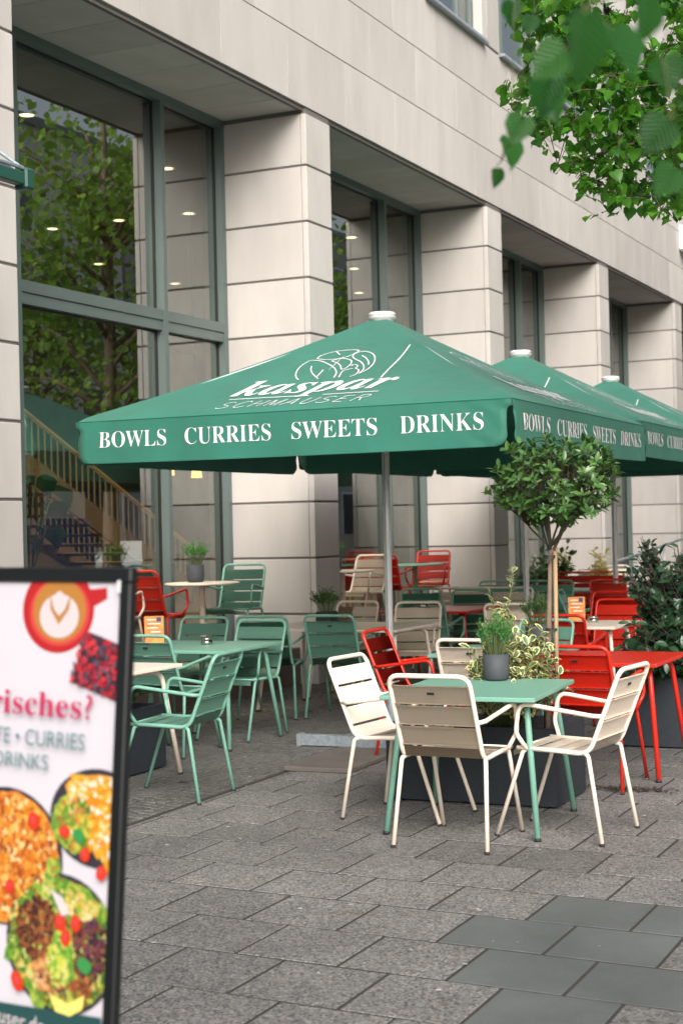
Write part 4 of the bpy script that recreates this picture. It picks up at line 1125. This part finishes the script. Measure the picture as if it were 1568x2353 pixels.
pr_choc, pr_pink, pr_teal, pr_grn, pr_leafg = pm('chocolate', (.045, .03, .045), ), pm('magenta', (.42, .02, .085)), pm('teal', (.10, .20, .20)), pm('dark_teal', (.012, .055, .055)), pm('leaf', (.03, .22, .05))
pr_tom, pr_lem, pr_yel = pm('tomato', (.50, .03, .008)), pm('lemon', (.72, .60, .14)), pm('yellow', (.75, .55, .03))
# clip the coffee saucer at the poster's top edge as printed
def clip(pts_, lo=(-.65, .024), hi=(-.027, 2)): return [(min(max(x, lo[0]), hi[0]), min(max(y, lo[1]), hi[1])) for x, y in pts_]
flat('printed_cup', clip(ell(-.211, .085, .106, .087)), pr_red)
flat('printed_cup', [(-.13, .045), (-.071, .040), (-.069, .062), (-.125, .085)], pr_red)
flat('printed_cup', clip(ell(-.206, .090, .089, .068)), pr_red2)
flat('printed_coffee', clip(ell(-.206, .087, .078, .063)), pr_cof)
flat('printed_milk', ell(-.206, .098, .058, .044), pr_milk)
flat('printed_coffee', [(-.236, .05), (-.232, .085), (-.206, .115), (-.178, .085), (-.172, .05), (-.19, .085), (-.206, .098), (-.222, .085)], pr_cof)
flat('printed_milk', ell(-.207, .068, .016, .02), pr_milk)
choc = food_mat('print_chocolate_berries', [(.03, .02, .035), (.06, .035, .055), (.04, .02, .03), (.45, .015, .03), (.6, .03, .03)], 95)
flat('printed_chocolate', [(-.122, .127), (-.085, .135), (-.03, .150), (-.027, .262), (-.163, .228)], choc)
food1 = food_mat('print_rice', [(.30, .07, .01), (.55, .17, .015), (.62, .27, .03), (.45, .11, .01), (.62, .42, .14)], 85)
food2 = food_mat('print_curry', [(.50, .18, .01), (.62, .27, .012), (.6, .24, .01), (.65, .36, .06), (.62, .52, .35)], 75)
food3 = food_mat('print_salad', [(.045, .014, .01), (.12, .03, .012), (.22, .075, .02), (.09, .16, .02), (.28, .30, .04), (.05, .02, .03), (.42, .27, .1)], 80)
lettuce = food_mat('print_lettuce', [(.03, .13, .02), (.10, .26, .025), (.34, .40, .05), (.05, .18, .02), (.30, .32, .08)], 90)
meat = food_mat('print_meat', [(.05, .018, .012), (.14, .04, .015), (.25, .09, .025), (.08, .02, .012)], 85)
cabbage = food_mat('print_cabbage', [(.05, .012, .03), (.09, .03, .07), (.12, .035, .02), (.03, .01, .02)], 140)
corn = food_mat('print_corn', [(.5, .36, .03), (.6, .42, .10), (.45, .25, .05), (.2, .3, .03)], 150)
flat('printed_bowl', clip(ell(-.335, .587, .172, .138)), pr_bowl)
flat('printed_food', clip(ell(-.335, .587, .162, .130, 60, 0, .03, 3)), food1)
flat('printed_lettuce', ell(-.19, .62, .022, .045, 24, .2, .1, 5), lettuce)
flat('printed_bowl', clip(ell(-.068, .487, .137, .095)), pr_bowl)
flat('printed_lettuce', clip(ell(-.125, .50, .075, .06, 40, 0, .08, 4)), lettuce)
flat('printed_food', clip([(-.165, .43), (-.14, .412), (-.07, .403), (-.027, .405), (-.027, .60), (-.05, .57), (-.09, .52), (-.15, .46)]), food2)
flat('printed_bowl', clip(ell(-.160, .738, .160, .135)), pr_bowl)
flat('printed_food', clip(ell(-.160, .738, .152, .127, 70, 0, .025, 6)), food3)
for i, (cx, cy, a, b) in enumerate(((-.25, .645, .05, .02), (-.115, .64, .055, .022), (-.055, .68, .025, .035), (-.29, .76, .018, .045), (-.22, .845, .03, .02))):
    flat('printed_lettuce', clip(ell(cx, cy, a, b, 26, .25*i, .15, 20+i)), lettuce)
for nm_, m_2, cx, cy, a, b in (('meat', meat, -.232, .70, .055, .055), ('cabbage', cabbage, -.07, .735, .045, .065), ('corn', corn, -.105, .655, .04, .022), ('meat', meat, -.20, .79, .045, .03), ('lettuce', lettuce, -.155, .765, .04, .055), ('corn', corn, -.255, .80, .03, .02), ('meat', meat, -.09, .80, .04, .025)):
    flat('printed_'+nm_, clip(ell(cx, cy, a, b, 40, .4, .12, int(cx*-1000))), m_2)
def pieces(cx, cy, rx, ry, n, cols, s0, s1, seed, box_=None):
    r = random.Random(seed); bm = bmesh.new(); ms = [pm('piece', c_) for c_ in cols]; LAY[0] += .0001; zz_ = LAY[0]
    for k in range(n):
        a = r.uniform(0, 6.28); q = math.sqrt(r.random()); x = cx+rx*q*math.cos(a); y = cy+ry*q*math.sin(a)
        if box_: x, y = box_(r)
        if x > -.03 or y < .026 or x < -.66: continue
        sz = r.uniform(s0, s1); e = r.uniform(.4, 1); t0 = r.uniform(0, 3.14); m_ = r.randint(5, 7); pts_ = []
        for j in range(m_):
            b = 2*PI*j/m_; k_ = r.uniform(.75, 1.2); u, v = sz*k_*math.cos(b), sz*e*k_*math.sin(b)
            pts_.append((min(x+u*math.cos(t0)-v*math.sin(t0), -.0275), y+u*math.sin(t0)+v*math.cos(t0)))
        f = bm.faces.new([bm.verts.new((px_, -py_, zz_+k*1e-6)) for px_, py_ in pts_]); f.material_index = r.randrange(len(ms))
    LAY[0] += n*1e-6
    me = bpy.data.meshes.new('printed_pieces'); bm.to_mesh(me); bm.free()
    for m_ in ms: me.materials.append(m_)
    o = link('printed_pieces', me, po); o['kind'] = 'stuff'
OR_ = [(.50, .15, .012), (.58, .24, .025), (.36, .08, .01), (.62, .36, .08), (.45, .10, .012), (.66, .46, .2), (.25, .05, .01)]
pieces(-.335, .587, .155, .124, 900, OR_, .004, .010, 1)
pieces(-.19, .62, .02, .042, 60, [(.06, .2, .02), (.14, .3, .03), (.3, .38, .06)], .004, .009, 2)
pieces(0, 0, 0, 0, 360, [(.60, .27, .012), (.62, .32, .02), (.52, .19, .01), (.66, .44, .12), (.70, .60, .46)], .004, .010, 3, lambda r: (lambda a, b: (-.03-a*.115, .41+b*(.16-.6*a*.115/.13*.1)-a*.0))(r.random(), r.random()*(1-.0)) if True else None)
pieces(-.13, .50, .05, .05, 150, [(.08, .22, .02), (.2, .34, .03), (.45, .42, .06), (.05, .14, .02), (.4, .14, .03)], .004, .009, 4)
pieces(-.160, .738, .148, .123, 620, [(.07, .2, .02), (.16, .3, .03), (.36, .4, .05), (.05, .13, .02), (.46, .44, .14)], .004, .010, 5)
pieces(-.225, .715, .06, .06, 330, [(.06, .018, .01), (.14, .035, .012), (.22, .07, .02), (.3, .11, .03), (.04, .012, .01)], .004, .010, 6)
pieces(-.075, .735, .045, .065, 260, [(.05, .012, .03), (.09, .025, .06), (.12, .03, .02), (.03, .01, .015), (.16, .05, .03)], .004, .009, 7)
pieces(-.185, .80, .05, .035, 150, [(.3, .11, .03), (.5, .25, .08), (.15, .05, .02), (.55, .38, .2)], .004, .009, 8)
pieces(-.10, .66, .045, .022, 110, [(.55, .42, .1), (.5, .32, .06), (.2, .32, .03), (.6, .5, .25)], .004, .008, 9)
pieces(-.15, .765, .035, .055, 200, [(.16, .32, .03), (.4, .44, .05), (.08, .22, .02), (.5, .48, .12)], .004, .010, 10)
pieces(-.09, .81, .035, .02, 70, [(.12, .03, .012), (.2, .06, .02), (.35, .12, .03)], .004, .009, 11)
pieces(0, 0, 0, 0, 260, [(.40, .012, .03), (.5, .03, .035), (.06, .035, .06), (.10, .06, .09), (.03, .02, .03), (.3, .01, .02)], .003, .008, 12, lambda r: (lambda a, b: ((-.122-.041*b)*(1-a)-.03*a, (.130+.094*b)*(1-a)+(.152+.102*b)*a))(r.random(), r.random()))
for i, (cx, cy, a, b) in enumerate(((-.246, .509, .018, .018), (-.154, .52, .016, .013), (-.093, .558, .014, .014), (-.045, .588, .014, .015), (-.154, .695, .018, .016), (-.11, .691, .017, .015), (-.136, .722, .017, .014), (-.307, .645, .016, .015), (-.272, .826, .016, .022))):
    flat('printed_tomato', ell(cx, cy, a, b, 22, .3*i, .04, i), pr_tom); flat('printed_highlight', ell(cx-.002, cy-.003, a*.5, b*.5, 14, .3*i, .1, i), pr_red2)
flat('printed_basil', ell(-.111, .524, .018, .013, 20, .4, .12, 3), pr_leafg); flat('printed_basil', ell(-.08, .767, .020, .015, 20, .4, .12, 4), pr_leafg)
flat('printed_rice', [(-.185, .635), (-.15, .645), (-.125, .675), (-.15, .682)], pm('rice', (.52, .48, .47)))
flat('printed_footer', [(-.65, .895), (-.35, .877), (-.027, .856), (-.027, .975), (-.65, .975)], pr_grn)
flat('printed_lemon', [(-.175, .835), (-.12, .845), (-.075, .822), (-.08, .85), (-.115, .868), (-.155, .865)], pr_lem)
def ptext(s, x0, x1, y0, y1, m, sh=0., **kw):
    V, F = text_mesh(s, **kw); V = fit_text(V, x0, x1, y1, y0); LAY[0] += .0001
    bm = bmesh.new(); vs_ = [bm.verts.new((x, -y, LAY[0])) for x, y in V]
    for f in F:
        try: bm.faces.new([vs_[i] for i in f])
        except ValueError: pass
    part('lettering', bm, m, po)
ptext(serif('Frisches')+'?', -.448, -.087, .250, .299, pr_pink)
ptext('TE \u2022 CURRIES', -.376, -.105, .327, .359, pr_teal)
ptext('DRINKS', -.373, -.208, .375, .405, pr_teal)
ptext('schmauser.de', -.44, -.185, .885, .915, pr_milk)

# ================================================================== STREET SIDE: TREES, HOUSES, VEHICLES (seen in the glass)
def street_tree(x, y, h, label, seed, nl=4300, cr=3.2, inst=None):
    r = random.Random(seed); t = thing('street_tree', label, 'tree', (x, y, 0), 0, 'street trees along the kerb'); o0 = Vector((x, y, 0))
    bm = bmesh.new(); tube(bm, [(0, 0, -.05), (.05, 0, 1.6), (0, .05, 3.2), (.1, 0, h*.6), (0, 0, h*.85)], .19, 10, True, .05)
    part('trunk', bm, bark, t, True)
    bm = bmesh.new(); tips = []
    for k in range(26):
        a = r.uniform(0, 6.28); z0 = r.uniform(2.8, h*.7); L_ = cr*r.uniform(.6, 1)*(1-.35*(z0/h))
        e = Vector((math.cos(a)*L_, math.sin(a)*L_, z0+r.uniform(.4, 1.8)))
        pts = fillet([(0, 0, z0), Vector((0, 0, z0))*.5+e*.5+Vector((0, 0, .3)), e], .5, 3); tube(bm, pts, .05, 6, True, .012); tips += pts[1:]
    part('limbs', bm, bark, t, True)
    mts = []
    for k in range(nl):
        p = tips[r.randrange(len(tips))]+Vector((r.gauss(0, .5), r.gauss(0, .5), r.gauss(0, .42)))
        mts.append(orient(p+o0, rdir(r)+Vector((0, 0, -.35)), Vector((0, 0, 1)), r.uniform(.7, 1.3), r.uniform(-1, 1)))
    scatter(t, 'leaf', leaf_geo(.15, .13, .2, .2, 2), [tree_l], mts, 0)
    return t
TR = [(3.2, -6.5, 10.5), (9.5, -6.7, 11.5), (16.0, -6.6, 11), (22.5, -6.7, 11), (29.5, -6.6, 11), (14, -18.8, 11), (24, -18.9, 12)]
TL_ = ['street tree reflected in the left window, nearest beyond the terrace', 'second street tree along the kerb reflected in the glass', 'third street tree along the kerb', 'fourth street tree along the kerb', 'fifth street tree along the kerb', 'tree on the far side of the road', 'second tree on the far side of the road']
for k, ((x, y, h), lb) in enumerate(zip(TR, TL_)): street_tree(x, y, h, lb, 30+k, cr=2.9)
# the linden whose branch hangs into the upper right corner
lt = thing('linden_tree', 'linden tree whose leafy branch hangs into the upper right corner', 'tree', (-4.2, -6.9, 0), 0); o0 = Vector(lt.location)
bm = bmesh.new(); tube(bm, [(0, 0, -.05), (.03, 0, 2.0), (0, .05, 4.0), (.1, 0, 7.0)], .17, 12, True, .08); part('trunk', bm, bark, lt, True)
POLY = [(1150, -30), (1170, 40), (1235, 85), (1205, 140), (1140, 195), (1185, 250), (1215, 300), (1250, 345), (1235, 425), (1290, 385), (1335, 425), (1395, 440), (1440, 470), (1500, 465), (1530, 495), (1700, 505), (1700, -30)]
def inside(x, y):
    c_ = False; n = len(POLY)
    for i in range(n):
        x1, y1 = POLY[i]; x2, y2 = POLY[i-1]
        if (y1 > y) != (y2 > y) and x < (x2-x1)*(y-y1)/(y2-y1)+x1: c_ = not c_
    return c_
r = random.Random(77); lb_ = bmesh.new(); mts = []
hub = at(1700, 150, 9.6)
main = [fillet([Vector((.02, 0, 3.2)), hub-o0, at(1480, 190, 9.4)-o0, at(1270, 150, 9.2)-o0], .6, 5), fillet([Vector((.02, 0, 3.0)), at(1640, 300, 9.4)-o0, at(1450, 330, 9.3)-o0, at(1280, 380, 9.1)-o0], .6, 5), fillet([Vector((.02, 0, 3.6)), at(1640, 20, 9.8)-o0, at(1420, 40, 9.5)-o0, at(1230, 20, 9.3)-o0], .6, 5), fillet([Vector((.02, 0, 3.2)), at(1640, 400, 9.9)-o0, at(1500, 440, 9.6)-o0, at(1400, 425, 9.4)-o0], .6, 5)]
for m_ in main: tube(lb_, m_, .022, 7, True, .005)
allp = [p for m_ in main for p in m_[4:]]
cnt = 0
while cnt < 430:
    x, y = r.uniform(1120, 1640), r.uniform(-30, 505)
    if not inside(x, y): continue
    if r.random() < .25 and x < 1330 and 210 < y < 330: continue
    if (1440 < x < 1510 and 30 < y < 95) or (1380 < x < 1420 and 225 < y < 262): continue
    cnt += 1
    p = at(x, y, r.uniform(8.6, 10.2))-o0
    s = min(allp, key=lambda q: (q-p).length)
    tube(lb_, fillet([s, s*.5+p*.5+Vector((0, 0, .04)), p], .1, 3), .0032, 5, True, .0015); allp.append(p)
    ax = (p-s).normalized()
    for k in range(7):
        q = p-ax*.035*k*r.uniform(.8, 1.3)+Vector((r.gauss(0, .02), r.gauss(0, .02), r.gauss(0, .015)))
        a = r.uniform(0, 6.28)
        dd = Vector((math.cos(a), math.sin(a), -.55))+ax*.5
        mts.append(orient(q+o0, dd, Vector((0, 0, 1)), r.uniform(.55, 1.1), r.uniform(-.7, .7)))
part('limbs', lb_, mat('dark_twig', (.06, .045, .03), .8), lt, True)
scatter(lt, 'leaf', heart_geo(.074), [lind_l], mts, 290)
# out of frame remainder of its crown
mts = []
for k in range(900):
    d = rdir(r); q = r.random()**.4
    p = Vector((-3.6+d.x*2.6*q, -7.6+d.y*2.4*q, 5.6+d.z*2.4*q))
    e = p-CAM; dep = e.dot(FW)
    if dep > .5 and abs(e.dot(RT)/dep) < .25 and e.dot(UP)/dep < .36: continue
    mts.append(orient(p, rdir(r)+Vector((0, 0, -.4)), Vector((0, 0, 1)), r.uniform(.8, 1.3), r.uniform(-1, 1)))
scatter(lt, 'leaf', leaf_geo(.22, .2, .2, .2, 2), [lind_l], mts, 0, 'crown')
# near blurred leaves on a drooping twig close to the lens
nt = thing('near_twig', 'drooping twig of large out-of-focus linden leaves close to the lens', 'twig', (0, 0, 0))
near = [  # px, py, depth, size px, direction (right, down), facing
 (1335, 20, 1.55, 200, (.12, 1)), (1400, 60, 1.7, 150, (.5, .8)), (1485, -10, 1.8, 120, (.0, 1)), (1245, 205, 2.4, 100, (.55, .7)), (1275, 165, 2.3, 120, (-.4, .9)), (1300, 110, 2.0, 110, (-.8, .6)), (1205, 262, 2.7, 80, (-.35, .75)),
 (1165, 312, 3.0, 84, (.25, .9)), (1140, 385, 3.0, 52, (.05, 1)), (1535, 270, 2.1, 105, (-.55, .75)), (1550, 385, 2.3, 90, (-.55, .8)), (1520, 130, 2.1, 90, (.3, .9)), (1225, 35, 2.8, 50, (-.4, .9)), (1180, 0, 2.9, 60, (-.2, 1))]
mts = []; tw = bmesh.new()
chain = [at(1480, -60, 1.6), at(1340, 10, 1.75), at(1300, 110, 2.05), at(1255, 190, 2.35), at(1205, 260, 2.65), at(1175, 315, 2.95), at(1150, 372, 3.0)]
tube(tw, fillet(chain, .05, 3), .0022, 6, True, .0012)
ch2 = [at(1620, 60, 1.9), at(1575, 180, 2.0), at(1545, 275, 2.1), at(1555, 375, 2.2)]; tube(tw, fillet(ch2, .05, 3), .002, 6, True, .0012)
for px_, py_, dp, sz, (dx, dy) in near:
    p = at(px_, py_, dp); d = RT*dx-UP*dy+FW*r.uniform(-.25, .25)
    up_ = (-FW+UP*r.uniform(.2, 1.1)+RT*r.uniform(-.9, .9)).normalized()
    L_ = .9*sz*dp/FPX
    mts.append(orient(p, d, up_, L_/.08, 0))
    c_ = min(chain+ch2, key=lambda q: (q-p).length)
    tube(tw, [c_, p.lerp(c_, .3)+Vector((0, 0, .003)), p+d.normalized()*L_*.06], .0011, 5)
part('twig', tw, mat('young_twig', (.09, .12, .04), .7), nt)
scatter(nt, 'leaf', heart_geo(.08), [near_l], mts, 60)

def house(x, wd, y, label, m, floors=4, nwin=6):
    t = thing('town_house', label, 'building', (x, y, 0), 0, 'houses across the street'); H = floors*3.6+1
    bm = bmesh.new(); box(bm, 0, wd, -8, 0, 0, H); part('wall', bm, m, t)
    bm = bmesh.new(); box(bm, -.2, wd+.2, -8.2, .2, H, H+.3); part('roof', bm, frame_m, t)
    g_me = boxm('pane', dark_glass, -.6, .6, .0, .03, 0, 2.1); f_me = boxm('window', white_plastic, -.68, .68, .0, .02, -.08, 2.18)
    for f in range(floors):
        for k in range(nwin):
            o = link('window', f_me, t, ((k+.5)*wd/nwin, .002, 1.0+3.6*f)); link('pane', g_me, o)
dark_glass = mat('dark_glass', (.03, .04, .05), .08, .6)
house(-8, 22, -22.4, 'pale yellow house across the street', mat('yellow_plaster', (.5, .43, .3), .85, noise=(1, .1)))
house(14.2, 20, -22.4, 'white house across the street, reflected in the cafe glass', mat('white_plaster', (.62, .60, .58), .85, noise=(1, .1)), 4, 5)
house(34.4, 24, -22.4, 'grey house across the street farther along', mat('grey_plaster', (.35, .36, .38), .85, noise=(1, .1)), 4, 7)
def van(x, y, rz, m, label, L_=4.9, H=2.0):
    t = thing('parked_van' if H > 1.7 else 'parked_car', label, 'van' if H > 1.7 else 'car', (x, y, -.12), R(rz))
    bm = bmesh.new(); prof = [(-L_/2, .35), (L_/2, .35), (L_/2, .95), (L_/2-.9, 1.1), (L_/2-1.5, H), (-L_/2+.15, H), (-L_/2, 1.2)]
    a = [bm.verts.new((px_, -.9, pz)) for px_, pz in prof]; b = [bm.verts.new((px_, .9, pz)) for px_, pz in prof]
    bm.faces.new(a); bm.faces.new(b[::-1])
    for k in range(len(prof)): bm.faces.new((a[k], a[(k+1) % len(prof)], b[(k+1) % len(prof)], b[k]))
    bmesh.ops.bevel(bm, geom=bm.edges[:], offset=.07, segments=2, affect='EDGES'); part('body', bm, m, t)
    for s in (-1, 1):
        bm = bmesh.new(); box(bm, L_/2-2.6, L_/2-1.45, s*.905-.006, s*.905+.006, 1.15, H-.22); part('side_window', bm, dark_glass, t)
        for wx_ in (-L_/2+.85, L_/2-.9):
            bm = bmesh.new(); m_ = Matrix.Translation((wx_, s*.86, .34)) @ Matrix.Rotation(PI/2, 4, 'X'); bmesh.ops.create_cone(bm, cap_ends=True, segments=24, radius1=.34, radius2=.34, depth=.2, matrix=m_); w_ = part('wheel', bm, rubber, t)
            bm = bmesh.new(); m_ = Matrix.Translation((wx_, s*.965, .34)) @ Matrix.Rotation(PI/2, 4, 'X'); bmesh.ops.create_cone(bm, cap_ends=True, segments=20, radius1=.21, radius2=.21, depth=.02, matrix=m_); part('rim', bm, steel, w_)
        bm = bmesh.new(); box(bm, L_/2-.02, L_/2+.01, s*.68-.16, s*.68+.16, .72, .9, .01); part('headlight', bm, white_plastic, t)
van(9.3, -9.4, 180, mat('blue_paint', (.02, .10, .38), .25, coat=.6), 'blue van parked at the kerb, reflected in the left window')
van(15.6, -9.4, 180, mat('white_paint', (.75, .75, .76), .25, coat=.6), 'white car parked behind the blue van', 4.4, 1.5)
van(22, -9.4, 180, mat('silver_paint', (.45, .46, .48), .25, metal=.5, coat=.6), 'silver car parked farther along the kerb', 4.4, 1.5)

# ------------------------------------------------------------------ small things
t = thing('handrail', 'pale metal handrail rising towards the right behind the dark bush', 'handrail', (0, 0, 0))
bm = bmesh.new(); tube(bm, fillet([(9.2, -.35, .86), (9.9, -.35, .90), (15.8, -.35, 1.25)], .2, 4), .024, 8); part('rail', bm, zinc, t, True)
for x in (9.9, 11.8, 13.7, 15.6):
    bm = bmesh.new(); tube(bm, [(x, -.35, 0), (x, -.35, .90+.059*(x-9.9))], .02, 8); part('post', bm, zinc, t, True)
t = thing('loose_cable', 'thin loose cable dangling on the pier at the upper left edge', 'cable', (-5.13, -.012, 5.55))
bm = bmesh.new(); tube(bm, fillet([(-.10, 0, .16), (-.03, -.01, .10), (-.015, -.01, -.08), (-.06, -.012, -.22), (-.02, -.012, -.30)], .05, 4), .004, 6); part('wire', bm, white_plastic, t, True)
bm = bmesh.new(); r = random.Random(4)
for k in range(420):
    a = r.gauss(0, .17); b = r.gauss(0, .045); p = Vector((-5.18+b+.1*abs(a), -4.62+a, .0)); sz = r.uniform(.004, .012)
    v = [bm.verts.new(p+Vector((sz*math.cos(q+k), sz*math.sin(q+k), r.uniform(.0035, .009)))) for q in (0, 1.7, 3.4, 4.8)]; bm.faces.new(v)
o = part('spilled_soil', bm, soil); o['kind'] = 'stuff'
bm = bmesh.new()
for k in range(150):                      # blossom scraps and chewing gum on the paving
    p = Vector((r.uniform(-10, -3), r.uniform(-6.6, -1.9), .0)); sz = r.uniform(.005, .013)
    v = [bm.verts.new(p+Vector((sz*math.cos(q+k)*r.uniform(.6, 1.2), sz*math.sin(q+k), r.uniform(.0035, .006)))) for q in (0, 1.2, 2.5, 3.7, 5)]; bm.faces.new(v)
o = part('paving_litter', bm, mat('pale_litter', (.42, .40, .36), .8)); o['kind'] = 'stuff'
